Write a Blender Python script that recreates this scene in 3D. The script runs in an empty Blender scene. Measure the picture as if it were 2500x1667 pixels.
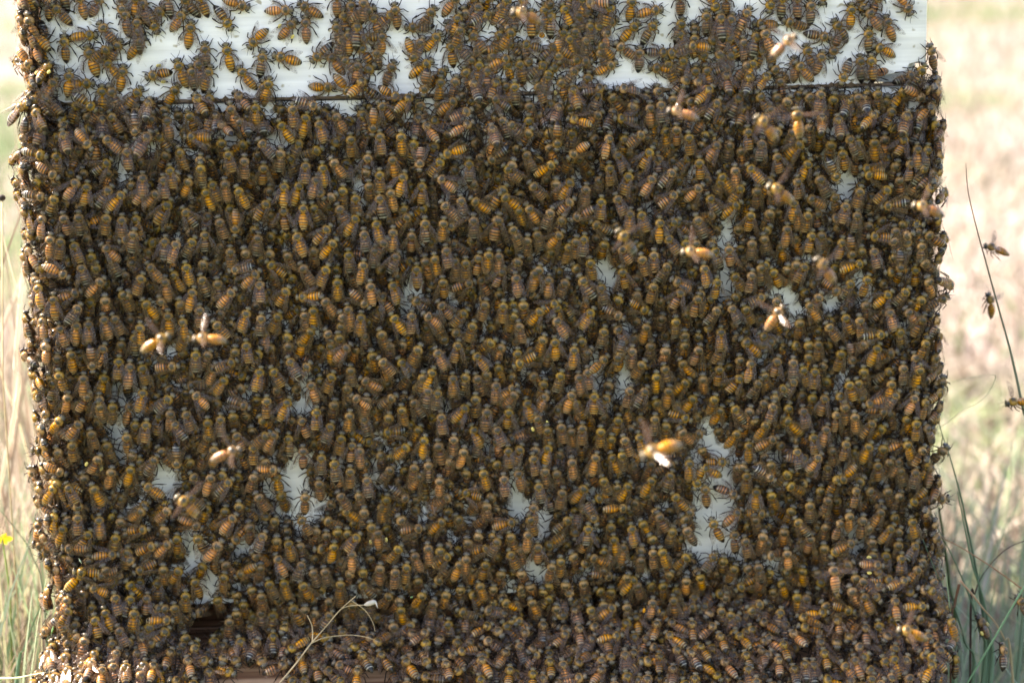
import bpy, math, random
import numpy as np
from mathutils import Vector, Matrix, Euler
random.seed(11)
SC = bpy.context.scene
COL = SC.collection
R = math.radians
MM = 0.001

# ---------------------------------------------------------------- camera
LENS = 60.0
YAW, PITCH, ROLL = R(2.5), R(9.5), R(-1.3)
CAM = Vector((-28.08, -809.41, 17.22))          # millimetres, hive front face is the plane y = 0, box seam z = 0
FPX = LENS / 36.0 * 2500.0
FWD = Vector((math.sin(YAW)*math.cos(PITCH), math.cos(YAW)*math.cos(PITCH), -math.sin(PITCH)))
_r = Vector((math.cos(YAW), -math.sin(YAW), 0)); _u = _r.cross(FWD)
RIGHT = math.cos(ROLL)*_r + math.sin(ROLL)*_u
UP = -math.sin(ROLL)*_r + math.cos(ROLL)*_u
cam = bpy.data.cameras.new("camera"); camo = bpy.data.objects.new("camera", cam); COL.objects.link(camo)
cam.lens = LENS; cam.sensor_width = 36; cam.clip_start = 0.02; cam.clip_end = 800
_m = Matrix((RIGHT, UP, -FWD)).transposed().to_4x4(); _m.translation = CAM*MM
camo.matrix_world = _m
cam.dof.use_dof = True; cam.dof.focus_distance = 0.788; cam.dof.aperture_fstop = 6.8
SC.camera = camo

# ---------------------------------------------------------------- sky, sun, exposure
SUN_AZ, SUN_EL = R(-68), R(45)                   # sun stands to the left and a little behind the hive front
SUN_DIR = Vector((math.sin(SUN_AZ)*math.cos(SUN_EL), math.cos(SUN_AZ)*math.cos(SUN_EL), math.sin(SUN_EL)))
w = bpy.data.worlds.new("World"); SC.world = w; w.use_nodes = True
nt = w.node_tree; nt.nodes.clear()
sky = nt.nodes.new('ShaderNodeTexSky'); sky.sky_type = 'NISHITA'; sky.sun_disc = False
sky.sun_elevation = SUN_EL; sky.sun_rotation = SUN_AZ; sky.dust_density = 3.0; sky.air_density = 0.8; sky.ozone_density = 0.6
bg = nt.nodes.new('ShaderNodeBackground'); bg.inputs[1].default_value = 0.10
out = nt.nodes.new('ShaderNodeOutputWorld')
nt.links.new(sky.outputs[0], bg.inputs[0]); nt.links.new(bg.outputs[0], out.inputs[0])
sl = bpy.data.lights.new("sun", 'SUN'); sl.energy = 3.3; sl.angle = R(0.5); sl.color = (1.0, 0.955, 0.88)
so = bpy.data.objects.new("sun", sl); COL.objects.link(so)
so.rotation_euler = SUN_DIR.to_track_quat('Z', 'Y').to_euler()
SC.view_settings.view_transform = 'Standard'; SC.view_settings.look = 'None'
SC.view_settings.gamma = 1.0
SC.view_settings.exposure = 2.88
SC.view_settings.use_white_balance = True; SC.view_settings.white_balance_temperature = 7400; SC.view_settings.white_balance_tint = 17
SC.cycles.max_bounces = 8; SC.cycles.transparent_max_bounces = 12
# Visible bees, measured by eye tile by tile: head x, head y, tail x, tail y (tile enlarged 3.618x),
# flags: V wings open, O amber abdomen, D dark banded abdomen, P carries pollen
TILES = {
(0,0):"""430 -60 440 190;540 -150 575 85 D;690 -80 745 145;905 -60 800 150;300 110 240 250 O;285 60 230 -120;410 460 365 195 D;865 310 650 325 O;865 190 1010 380;570 300 560 535;
765 390 860 690 VO;1075 345 960 540;1280 315 1140 500 O;1395 305 1330 140 D;1110 60 1115 240;1210 -80 1190 130 O;1220 130 1200 310 D;1480 -100 1490 115 D;1600 -60 1700 90 D;1740 -90 1815 110;
1640 80 1525 260;1690 175 1655 440 O;2210 70 2000 10 O;2050 270 1925 85 D;1810 365 1820 570;1990 380 2030 570 VO;2090 305 2165 590 VD;2190 430 2340 265 O;2330 440 2290 690 D;2095 585 2250 790;
1560 515 1640 775;1740 495 1770 650;1680 565 1730 820;1865 570 1790 790;1095 565 1060 780 O;905 510 1030 660;1255 765 1120 950 V;1280 690 1500 630 PV;620 605 590 865 VO;840 735 690 745 O;860 985 660 830 D;
900 740 905 960;950 740 1010 880 D;460 555 400 765 P;1330 860 1310 1100;1570 735 1455 965 VO;1710 825 1820 1030 V;1850 800 1850 960;2065 805 2200 980 V;2030 890 2065 1040 O;2260 885 2250 1130;370 830 500 1000;
300 930 410 1130;960 970 1070 1200 V;1650 960 1700 1140 V;1200 1240 1200 1040 D;545 1140 600 1380;830 1000 845 1220;820 1330 650 1140 O;1345 1150 1230 1440;885 1190 1070 1340;2080 1020 2210 1240 VO;
1620 1210 1840 1215 VO;1920 1090 2070 1260 V;1460 1000 1490 1200;430 1390 290 1350 D;500 1310 500 1560;1000 1400 820 1540 VD;1575 1280 1640 1500;1770 1345 1760 1560;2000 1300 2060 1520;2160 1355 2160 1590;
240 900 190 1040 D;210 1290 250 1080;170 1290 160 1120 O;300 620 230 450 O;390 820 240 860 O;1120 1270 1130 1500;250 1480 160 1400 VO;1500 1440 1520 1600;450 30 560 150;990 400 900 470;2330 700 2330 900 O;1770 1420 1780 1600""",
(620,0):"""350 90 110 100 VO;460 130 460 390;375 165 215 365 PO;385 20 540 115 O;720 175 750 345;730 -100 735 130;850 -20 870 210;830 245 840 475 O;1265 95 1100 220 V;1240 20 1275 260;1310 125 1530 100;
1330 245 1590 245;1125 255 1130 480 VO;900 345 1085 330 D;920 375 930 570;1655 275 1490 480 O;1500 315 1440 470;1440 575 1350 345 O;1240 530 1150 765;1460 585 1280 700 VO;1585 525 1480 600 O;725 765 465 780 VO;
640 450 790 665 VO;925 515 900 695 O;160 485 425 560 O;95 445 30 690 D;140 675 85 930 O;870 865 735 680 O;900 735 1100 865 D;1490 860 1525 655;1415 830 1280 1010 VO;1310 890 1140 795 V;1730 345 1760 570 V;
1825 100 1755 320 O;1970 95 1920 345 V;1710 595 1575 725 VO;1850 575 1930 825;1790 655 1760 850;1895 470 2125 440 VO;2290 500 2130 560 O;2000 510 1970 740;2100 700 1960 860 D;2290 310 2185 180 D;1820 -60 1710 80 O;
1600 50 1500 210;2075 840 2260 960 VD;1815 855 1680 960 O;335 900 350 1110;475 975 415 1210 O;560 1030 620 1260;890 895 860 1135;1045 1210 1070 975 O;700 970 780 1130;210 1050 310 1230 O;1080 890 1230 1050 V;
1490 1070 1620 1290 O;1950 1080 1760 1210 O;2090 1095 2130 1290;1295 1140 1310 1380;1110 1140 1130 1345 P;850 1165 860 1400;20 1220 160 1370;1015 1330 985 1560 V;1220 1345 1240 1560 O;1460 1520 1470 1270 DO;
1640 1380 1875 1310 VO;2040 1450 2230 1325 D;85 1420 80 1650 V;460 1400 450 1620;600 1420 620 1650;670 1380 790 1560;590 960 410 895 D;240 1285 230 1430;620 1300 510 1350;690 1330 745 1225 D;
500 550 640 440 D;1080 60 960 120;980 -40 960 120;1840 200 1800 330;1690 1380 1560 1540;1900 1380 1900 1600;2250 -60 2200 110;2020 0 1990 60 O;2200 700 2280 900 O;2300 700 2310 920;1650 660 1640 810;2310 230 2240 340;2180 1000 2230 1180;2130 1180 2090 1330 O;1420 1200 1400 1330 D;1940 960 1770 1040 P;2190 1450 2320 1560;2300 1390 2260 1530""",
(1240,0):"""470 20 550 210 O;660 -70 640 180 O;720 165 730 340;900 -70 880 140 D;980 165 790 255 D;1095 -50 1080 210 VO;1375 80 1190 115 O;1315 175 1190 375 D;1160 185 1030 330 O;1540 145 1490 395 D;
1520 -100 1530 115;1750 75 1760 315;1860 130 1770 -60 O;1935 -100 1930 80;2145 55 2050 235 V;2300 120 2330 -40;1990 105 1920 330;2160 210 2350 215;2070 310 2100 530;1645 275 1650 510 VO;1560 405 1800 420 O;
1850 550 1910 325 DO;940 370 1080 480;790 350 900 490;695 290 680 450;530 280 560 440 O;90 385 310 430 D;460 570 430 325 O;755 540 525 550 O;970 540 780 655 O;95 500 130 675;390 590 340 690;1240 595 1455 620 O;
1440 475 1210 460 D;1170 400 1160 640;1215 625 1210 860;1590 660 1450 860 VD;1570 470 1510 650 D;1740 560 1780 720 O;2000 570 1825 640 D;2190 500 2110 690 O;1820 755 1710 895 O;1880 700 1840 800 D;1660 560 1650 805 V;
2140 695 1960 835 VO;2190 800 2290 960;880 780 715 815;950 790 1155 800 D;1140 875 1080 1000;1345 860 1360 1100;1250 885 1265 1130 O;1570 840 1700 1020 VO;1885 855 1755 1055 D;70 710 85 940 O;245 700 310 860;
460 665 520 910 VP;565 740 590 850;720 620 690 810;175 870 195 980;180 1000 195 1165 VO;515 1055 700 1190 VO;850 975 695 1105 VO;930 1045 1145 1045 D;430 1340 445 1125 DO;520 1400 700 1265 VO;935 1310 1030 1530;
1290 1290 1165 1510 DO;140 1305 235 1510;440 1420 285 1520 O;1590 1150 1610 1350;1890 1230 1760 1400 O;2110 1100 2140 1360 V;2100 1440 2210 1570;1690 1370 1700 1545 V;890 1420 910 1620;1090 1490 1055 1610;
1490 1080 1500 1280 V;310 20 340 200;440 60 440 200 D;920 0 880 140;770 150 680 90;40 60 60 240;580 210 600 310;130 350 20 420;1350 820 1330 940;2000 1440 2010 1600;2170 1060 2230 1180;2240 230 2270 300;2310 900 2340 1060;2010 430 1960 510 D;2280 340 2320 480;900 1160 860 1340 O;1040 1160 1020 1310 V;1230 1150 1100 1250""",
(1850,0):"""85 120 115 -70 O;230 -80 205 115 D;350 -80 350 140;460 -20 480 245 D;565 50 590 -100;825 20 825 225 VO;950 140 900 -40 D;1090 -80 1020 100 DO;1360 140 1260 -40 VO;215 175 435 255;-30 200 190 225 D;
660 170 820 390 VD;970 230 990 465 VD;1120 130 1200 360 VO;1010 400 1235 495 O;655 335 425 300 D;645 520 720 310 DO;415 385 480 580;580 440 510 670 DO;320 490 340 725;900 475 910 710;1005 470 1010 620;
730 755 810 515;950 690 1130 590 O;1415 635 1205 755 D;1515 390 1565 610 V;1480 560 1430 650 D;1570 630 1580 790;190 655 220 830 V;565 770 550 990;680 810 660 920;860 800 970 1010;1055 765 1060 970 P;1490 890 1280 780 O;
1530 815 1500 950;1610 840 1540 1030;825 920 890 1120 O;1060 990 960 1160 O;1205 925 1150 1140 V;1460 940 1390 1160 D;570 1010 550 1230;215 1100 140 1220;1550 1035 1600 1310 V;1030 1190 1040 1460 O;880 1195 920 1430;
1320 1170 1220 1380 V;740 1290 780 1550 DO;430 1225 320 1330 O;470 1390 390 1560 O;150 1320 200 1500 V;1400 1250 1410 1450 O;1570 1420 1575 1570;780 1170 860 1340;890 1480 1140 1520 O;1500 1260 1480 1480 D;
90 970 60 1060;330 1100 320 1150;460 1060 450 1200;950 60 970 90;320 540 420 640;100 570 200 660;290 830 240 950;1150 830 1130 960 D;700 1010 700 1140;20 820 30 960 O;1330 970 1290 1090;660 1210 650 1300;1560 880 1500 1020;1240 1400 1210 1530 D;1340 1380 1340 1560 V;1480 1490 1420 1600;40 1200 20 1400""",
(0,400):"""710 110 560 340 VO;775 140 740 390 O;530 130 340 20 V;190 0 220 230 DO;1000 180 835 395 D;1120 230 980 370 O;1310 175 1190 360 V;1440 80 1460 290;1420 215 1250 405 O;1690 100 1590 340 VO;1520 295 1335 580 DO;
1600 370 1750 575 VD;2080 180 2190 405;1800 185 1870 420 O;1980 110 2010 355;690 405 700 645 D;950 410 920 640;550 415 600 630 V;1080 430 1080 650;1200 420 1220 620 O;1260 60 1260 220;390 420 360 600 O;250 360 280 580 O;
1920 450 2000 695;2075 650 2080 430 O;1800 560 1820 795 VD;1465 620 1440 860 D;1730 630 1610 850;880 700 1060 860 VO;1040 690 1240 640 V;1270 690 1400 700;635 660 700 840;800 750 810 880;700 850 765 1080 VD;850 850 840 990;
930 990 770 1160 O;1270 950 1200 1150;1290 860 1410 1010;1455 975 1480 1200 O;1630 850 1680 1060;1760 960 1840 1210 D;2010 950 2240 900;2310 930 2130 1090 O;2030 710 2040 910;2150 720 2190 860;730 1120 520 1190 O;
720 1220 610 1380;620 1010 420 910 O;1480 1275 1500 1500 O;1610 1330 1640 1560;1250 1180 1400 1400 O;1760 1225 1770 1480;2090 1090 1940 1240 O;900 1310 970 1560 O;775 1350 780 1560;980 1310 1070 1490;1870 1370 2030 1560;
2200 1260 2130 1450;2310 1300 2290 1530;1910 990 1930 1140 D;230 710 280 880 O;200 590 240 700 D;340 1030 370 1240 O;380 1320 400 1510;450 600 420 840;540 620 510 850;680 1360 660 1590 O;510 1390 570 1570 O;470 1130 480 1350 O;
1160 120 1170 250;1190 560 1160 720 D;1580 60 1510 200;1850 120 1930 330;920 1140 940 1290 O;1140 1110 1100 1250 VD;1050 1090 1110 1200;1400 1150 1440 1260;1580 1170 1600 1290;1510 920 1590 1080;1580 650 1500 860;1240 1380 1240 1560;1450 1290 1330 1180;1720 1070 1670 1250 O;1900 1000 1920 1210;1820 820 1760 960;1470 40 1480 180;340 850 350 960;430 300 200 240 D;500 250 430 420 D;2290 590 2250 830 D;2270 520 2230 640;1080 470 1060 340;250 1470 300 1600;180 340 210 470;340 100 310 210 O;300 960 340 1110;1690 1470 1600 1600""",
(620,400):"""70 -20 70 240 V;415 130 350 350 O;630 320 530 165 DO;600 10 640 205;790 170 780 300;1110 30 1120 240;1340 50 1265 310 VO;1105 230 1140 515 VD;1495 130 1470 370 V;1595 100 1760 215 VO;1820 260 1850 505;
2240 165 2060 450 V;1900 290 2030 390 O;145 300 15 485 DO;260 350 275 595 V;440 330 430 570 O;725 340 830 540;935 430 820 600 O;890 240 910 410;690 530 525 700 DO;1405 430 1250 560 DO;1065 470 1120 710;965 555 990 780;
1230 540 1220 775;1505 455 1530 730 VD;1680 460 1660 660;1935 430 1950 700;2165 420 2110 730 V;1700 610 1800 480 D;1400 570 1385 825 V;360 570 450 840;80 580 10 840 D;140 720 140 860;270 750 340 910;530 700 530 850;
740 650 620 790 O;830 740 850 965;1070 700 1050 900;970 830 940 1050;1290 760 1170 990 D;1440 865 1440 1135;1590 775 1620 985;1770 790 1790 1020;1870 810 1870 1010;2000 765 1950 1030 V;2160 750 2160 910;2215 890 2120 1120 V;
1965 1030 1730 1110 V;1665 980 1690 1230 V;400 860 540 1100;100 850 300 1010 V;665 875 580 1070;735 980 740 1220;1020 1015 1040 1200 O;1030 1280 860 1120 DO;1200 1010 1280 1260;320 1070 180 1290 VDO;370 1180 580 1165 O;
590 1160 710 1340;440 1270 470 1460;50 1000 60 1190;1610 1200 1760 1370 V;1900 1270 1740 1450;2060 1180 2000 1410;2210 1190 2190 1430;540 1430 420 1580 O;50 1290 40 1550;820 1220 870 1460;1480 1310 1680 1450 VO;
1390 1280 1390 1490;1200 1310 1330 1500 O;240 1290 160 1460;1100 1440 1150 1560;780 1370 750 1590;1950 1370 1890 1570;750 1290 790 1370;500 330 550 470 D;1200 190 1230 380;1010 130 1020 250;1000 20 980 130 VD;1500 790 1520 900 O;2080 740 2060 900;1190 640 1130 720;530 1230 520 1400 O;1690 700 1720 910;1370 1170 1490 1260 D;2010 1010 1960 1110 D;280 140 260 300 O;560 80 520 250;1550 350 1430 450 O;1320 330 1330 430;2260 520 2340 700;740 250 660 310;1640 320 1770 460;2250 890 2300 1100;2160 250 2260 330 O;2310 1280 2280 1400;620 1440 680 1550;950 1290 940 1480;1730 1440 1840 1540;300 1460 300 1570""",
(1240,400):"""590 110 460 300 O;175 150 310 300;600 295 410 455 DO;1095 30 970 230 V;900 -20 890 220 O;830 80 790 230;1310 80 1180 290 VO;1490 30 1350 180 D;1735 170 1550 350 VO;1520 235 1320 380 DO;1690 -70 1710 130 V;
1910 100 1860 230;2090 -20 2220 190;2090 160 1980 330;2195 170 2200 310;2075 325 1890 465 O;550 500 760 395 DO;430 110 430 250;700 160 680 350;830 270 820 430;940 250 1010 420;1085 375 1070 560;1160 390 1210 550;
720 500 880 600 D;1335 455 1340 710 VO;1440 480 1530 550 V;240 560 310 810;500 580 340 760 VO;550 670 520 830;175 610 170 750;400 370 320 570;680 600 660 800;1570 630 1570 750;1750 250 1840 400 D;1870 430 1720 480;
2160 390 2120 610 V;1950 690 1970 910 V;2160 640 2150 870;2250 600 2280 740;1800 710 1880 910 D;720 810 750 1010;1170 780 1230 1020;970 700 1110 900 VDO;1000 890 1050 1115 V;1290 740 1290 980;1440 850 1340 1010;
1720 860 1750 1050;620 970 780 1220 D;240 900 220 1120 VO;370 960 345 1210 O;60 945 90 1160;810 1030 850 1220;1300 1020 1250 1240;1560 1075 1430 1310 V;1690 1130 1630 1375 V;1840 980 1840 1200 V;1970 940 2100 1160;
2160 920 2130 1110;2300 1150 2120 1250;1880 1240 1730 1440;1945 1220 2040 1410;2070 1230 2150 1370;325 1255 160 1450 VO;470 1200 300 1310 V;770 1260 650 1450;1040 1370 840 1275 D;1270 1320 1050 1205 V;390 1330 540 1560;
1240 1380 1190 1560 O;930 1410 1030 1560;860 1415 830 1560;1480 1330 1480 1500;90 1370 130 1570;1880 1420 1870 1610;2200 1480 2300 1560 D;500 430 450 560 D;1850 60 1900 130;150 340 250 500 O;80 350 140 560;1000 1140 960 1250;
1150 1090 1140 1220;1440 950 1480 1080;870 650 830 800 V;560 870 620 950 D;120 800 80 880 D;290 870 270 960 O;1530 470 1440 540 D;1380 610 1480 760;1640 640 1660 700 D;1830 640 1800 720;60 580 90 680;1700 1080 1700 1150;1830 1130 1760 1250 O;1200 1360 1130 1450;640 1500 660 1600;420 1200 440 1330;30 1180 60 1330 D;130 1180 140 1320 V;1650 430 1700 560;2330 370 2300 500;2300 830 2220 1000 D;540 990 500 1070;2060 1130 2040 1150;1990 700 2010 800;330 1490 300 1590;1560 1450 1560 1560;2330 180 2340 330;1430 1010 1520 1060;610 620 600 720""",
(1850,400):"""340 90 360 290;140 80 90 190 O;510 70 650 340;40 600 80 750;130 360 110 550;320 280 310 450 O;410 280 560 360;450 390 420 610;260 510 240 760 O;480 570 450 770 V;790 310 750 480;620 500 790 450 O;910 90 1140 110 VO;
710 180 640 -20 D;920 180 870 370;960 160 980 430 V;1190 180 1030 350;1250 80 1270 230 V;1080 380 1320 340 D;880 390 850 640;1080 410 1050 570 V;960 640 1200 650 V;1340 770 1300 620 O;1490 280 1580 80 DO;1460 590 1610 700 DO;
1200 530 1240 700;1010 710 1050 910;910 710 930 850;960 860 800 920 O;1250 990 1270 780 DP;750 630 720 840 V;830 870 820 640 DO;110 900 210 1110 V;440 850 330 1050;985 960 930 1180;850 1000 760 1160;1200 1110 1020 1280 VO;
1350 1080 1210 1250;1290 1260 1410 1410 O;430 1190 530 1380 O;570 1120 490 1270;60 1140 30 1270;190 1150 110 1340;750 1300 840 1510 DO;590 1390 710 1560;890 1320 920 1560;1150 1250 1190 1440;1150 1500 940 1520 D;950 1180 960 1330;
1480 1310 1360 1560 V;1430 830 1500 900;1450 870 1390 1060 VO;1490 980 1530 1110 O;1480 1140 1410 1280 VO;370 1340 370 1490;1500 -20 1430 110 D;1580 20 1560 90;180 150 200 260;560 560 560 660;330 360 350 480;
1390 600 1280 660;1480 540 1380 540 D;1200 760 1210 880 D;1110 960 1220 950 O;120 530 60 620;350 820 340 940;630 1320 640 1420 D;760 1170 680 1110 V;1450 660 1440 850;1380 1170 1340 1250 D;660 230 690 340;1340 500 1280 540;20 850 30 1000 D;880 960 840 1010 D;1500 1450 1510 1600;1240 1420 1260 1500;1460 1150 1500 1240;270 870 260 960;1160 620 1230 740;1400 540 1430 660""",
(0,820):"""415 20 390 310 O;280 20 270 190 DO;510 130 500 260;610 100 650 320 O;820 330 800 95 DO;930 50 860 250 O;1050 160 1040 320;1145 200 1130 490;1240 220 1290 430;1280 440 1220 650;510 280 570 510;740 310 730 490 O;
340 560 235 410 DO;600 480 580 680 VO;800 480 670 700 V;875 490 880 720 O;990 560 1000 830;1080 10 1060 150;1190 -50 1190 170 D;1590 260 1350 290 V;1550 290 1620 520 V;1680 480 1860 650 VO;1540 510 1340 700;2020 340 1900 510;
2110 210 1910 290;1730 100 1730 330;1870 110 1800 230 D;2080 70 2080 180;2170 20 2200 260;2310 260 2250 500;2220 640 1990 550 D;2050 650 2060 790;1620 630 1690 840;1830 700 1850 940;1950 670 1950 930;2280 690 2350 790;
2060 820 2140 980 VP;2240 920 2240 1110;560 710 420 870 O;740 730 620 860 O;790 800 860 1040;630 900 650 1130;920 900 960 1010;1200 720 1200 860;1300 720 1270 980;890 1030 790 1230 VP;1230 1040 1240 1190;1400 1040 1270 1240 D;
600 1220 390 1120 VO;990 1140 940 1390;1170 1120 1110 1340 VO;1560 1200 1560 1030 D;1250 1290 1440 1430;800 1290 920 1540 O;580 1280 700 1490;510 1300 420 1440 O;350 1370 240 1200 VDO;430 760 380 650 D;1330 1450 1190 1560;
1510 1450 1400 1560;2070 1250 1880 1410 D;2260 1190 2190 1390;2250 1370 2350 1530;720 1190 770 1330;1900 940 1870 1170;2230 1160 2370 1200 DO;310 920 450 970 D;1880 1190 1820 1370 O;1440 1050 1440 1160;1500 730 1600 860 D;
1110 830 1130 1000;1040 900 1040 1010 D;1870 830 1800 970;2320 850 2350 970;1380 960 1440 1040;1240 200 1210 60;930 300 900 440 O;1180 1000 1150 1100;1980 1160 1960 1250;2110 1440 2110 1560;2000 1480 1990 1560;330 820 350 900;300 290 420 470 O;490 960 520 1060;480 1230 500 1310;1610 590 1600 640 D;1500 620 1500 780;680 1440 690 1560;1420 640 1390 790;860 560 890 660;270 1010 390 1060 O;270 1140 310 1250;1640 1380 1760 1500;1910 220 1860 370""",
(620,820):"""1195 20 1200 160;290 170 370 310;510 220 380 380;70 260 30 500;850 240 870 440;710 300 640 490;1590 90 1670 260;1810 20 1760 270 V;1920 130 2030 260;1590 260 1510 490 VO;1750 310 1760 550;2150 220 2180 370;
925 360 1120 490 VO;1150 200 1160 310;1260 180 1370 350;1030 110 1060 260;490 370 540 570 O;330 530 210 750 O;110 510 110 710;715 540 690 690;850 510 1010 620 VO;1270 510 1060 670 D;1380 530 1510 750 D;1630 440 1590 670;
1650 650 1670 890;1910 590 1760 750 VO;2060 600 2040 890;1960 490 1960 600;2340 420 2140 600 O;2140 370 2130 600;30 690 220 810 V;400 690 490 930 V;550 610 540 860;700 740 630 910;850 640 820 870;1200 660 1180 790;
1480 770 1430 880;1910 770 2010 1000 VO;2120 770 2190 950;2260 610 2230 840 V;220 820 70 1030 O;310 840 310 1060 D;780 840 750 1070;430 950 440 1170 V;870 900 850 1130 V;930 950 940 1170;970 940 1180 1010 VDO;
1390 940 1210 1120;1520 860 1480 1060 O;1620 900 1660 1190 V;1770 850 1760 1010;1860 960 1810 1220 VO;2240 950 2260 1140;600 1010 590 1240;240 1180 -10 1180 O;700 1060 730 1330;850 1130 850 1340;1240 1130 1090 1320;
990 1210 1020 1460;1640 1220 1630 1440;1500 1190 1370 1370 VO;1390 1470 1210 1330 D;10 1370 130 1560;200 1210 240 1390 V;730 1360 830 1520;920 1350 940 1490;570 1240 590 1460;450 1360 450 1570;1760 1390 1640 1480;
1810 1370 2000 1410 V;2200 1200 2220 1380;2100 1080 2190 1190;1430 1100 1400 1270;1130 1440 1130 1580;2320 1150 2360 1330;1340 560 1340 820;300 20 310 160;690 20 680 140 O;440 -10 410 110 VO;740 -50 770 100 ;870 60 720 200 O;1480 60 1440 150;2000 20 2060 60 O;2150 20 2100 60;2210 40 2170 150;2330 90 2330 250;1500 300 1490 400 D;2060 270 2060 390;820 400 830 520;900 420 1000 500 D;700 1140 720 1200;1550 420 1520 590 D;1890 300 1850 440 D;1950 310 1990 430;2080 560 2060 700 D;1180 700 1230 850;1110 860 1280 850 D;60 1060 90 1110 ;160 840 40 940;1180 1380 1160 1500;1540 1080 1540 1240 D;140 260 240 430;580 330 580 480;1000 500 980 640;2050 1440 2060 1560;1750 1050 1700 1200;2010 1150 2050 1310;2150 1380 2070 1450;1300 590 1340 830;970 1490 970 1580;60 90 20 200;1090 180 1220 330""",
(1240,820):"""410 -10 430 200 VO;590 60 570 300;680 10 820 170;40 270 240 180 DO;90 60 90 200;700 255 720 490;480 290 420 510;890 160 770 280;1220 200 1090 420;1370 230 1420 450 D;1310 300 1310 480 O;1400 70 1380 200;1700 60 1630 280 V;
1510 190 1640 380 O;1880 230 1840 480 V;2090 320 1910 530 V;2240 360 2110 580;2040 10 2300 230 O;1620 370 1460 510 O;1090 420 1040 650;1240 430 1110 650 D;1670 500 1550 690 VO;585 460 500 710 VO;360 480 280 640;
890 490 800 720;770 470 750 710 V;150 530 200 710 O;20 610 130 830 D;1300 670 1290 850;980 680 950 910 V;1020 670 1160 780 V;1390 730 1400 850;1630 750 1400 670 DO;1900 600 1790 820 VO;1970 590 2100 790 D;2290 530 2240 660;
2060 810 1910 1010;2310 730 2200 910;230 670 320 880 P;460 740 500 970;660 750 650 1000;820 780 820 1000;1140 830 1180 1000;380 930 320 1120 O;210 1020 250 1260;560 1050 580 1270;790 1010 740 1220 O;900 1010 990 1240 O;
80 1150 160 1360;410 1150 450 1300;260 1265 290 1450;820 1220 890 1380;960 1270 960 1410;1090 1270 990 1440 O;1460 1170 1380 1380 D;1300 1220 1180 1420 O;740 1460 950 1370 VO;710 1290 550 1520 O;490 1320 450 1560;
230 1450 230 1620;1680 1140 1890 1250 O;1740 1290 1760 1530;2050 1430 1840 1330 DO;1640 1360 1700 1210 DO;1690 970 1780 1100;2040 1100 2030 1220;2110 1170 2100 1410;2170 1090 2350 1300 D;2200 1310 2180 1510 O;2120 900 2130 1100;
1440 1370 1560 1520 DO;1080 1510 910 1520 O;1960 1110 1800 1120 V;1520 740 1520 840 O;950 260 1000 100 D;1000 90 990 200 V;1100 70 1090 280;1500 800 1540 850 O;1270 20 1260 90;1560 20 1560 150;1920 30 1870 150;2280 150 2250 60;2040 150 2060 300;2150 180 2120 340;560 540 620 640;1290 530 1340 660;1490 560 1500 690;1720 320 1730 460;1840 500 1780 700;1430 420 1400 620 O;100 470 20 570 O;60 290 160 300;170 310 280 400;330 360 310 450;620 300 640 480;750 90 680 180;920 850 910 980;1010 860 1080 1060;1000 990 1020 1200;1600 1060 1600 1280;1500 1100 1370 1180;320 1130 330 1260;670 1280 620 1350;130 940 70 1100;250 940 240 1040;340 770 350 850;550 780 560 850;1750 830 1650 890 O;2190 710 2180 820;2150 600 2130 690;2350 560 2300 750;1720 940 1710 860;1900 1310 1900 1330;2310 1350 2350 1480;650 1480 680 1570;2340 900 2240 960 O;2090 1100 2060 1250;1330 1490 1310 1560;1650 1500 1600 1560""",
(1850,820):"""190 160 140 340 V;310 170 310 350;460 120 440 250;530 10 530 210;510 250 490 440;380 240 440 410;750 90 690 360;830 280 820 30 DO;1085 50 990 240 O;1250 130 1110 180 O;350 350 250 510;150 480 150 600;490 480 480 600;
610 490 540 720 DO;680 480 790 630;860 360 940 530;790 370 860 600 V;930 250 940 390;1190 360 1160 550 O;1370 130 1430 350 V;1280 220 1290 440;1180 680 960 650 DO;1410 490 1330 660 VO;1310 670 1340 820 O;1400 710 1390 900;
1050 720 890 920 DO;1140 770 1050 890;850 650 870 810;480 830 500 1010;210 700 410 900 O;100 730 10 870;620 760 560 1000 O;690 630 680 880;190 880 20 970 O;220 910 370 1090 VD;790 890 750 1110;1010 920 930 1120 O;
1360 920 1190 980 O;1460 760 1540 940 D;1480 950 1400 1090 DO;570 1020 420 1220 O;310 1170 220 1270;700 1310 860 1150 O;1050 1080 1080 1320 V;1270 1050 1190 1220;160 1280 0 1160 D;870 1300 850 1460;940 1330 1040 1410;
1130 1310 1160 1420;460 1430 460 1580;640 1390 580 1560;1330 1510 1460 1390 DO;1410 1140 1370 1310;1090 1440 1090 1570;1480 520 1460 690;190 30 100 60 D;430 20 450 80;600 200 550 330;270 60 400 110 ;40 290 60 360;60 370 30 450;280 570 260 690 O;1000 40 920 100;1260 470 1140 620;390 600 420 790;100 1080 130 1230 O;330 960 360 1170;1220 270 1140 340 D;1170 750 1190 840;1200 1060 1140 1180;1270 1350 1240 1450 D;950 1230 900 1310;230 1290 350 1370 ;1440 230 1420 380 O;1500 0 1460 170;760 560 770 640;720 640 740 760 D;920 620 1080 580 O;1420 430 1400 480 D;1200 550 1140 620;20 1010 40 1050 D;650 950 670 1070;820 700 900 810;1130 930 1100 1050;1500 1080 1430 1250;280 420 180 510;730 1200 690 1290 ;560 1300 550 1400 D;480 1100 420 1090;130 1340 140 1420;980 600 930 560 O;1240 1130 1290 1290;1470 1520 1500 1600;1300 900 1350 1060""",
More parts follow.
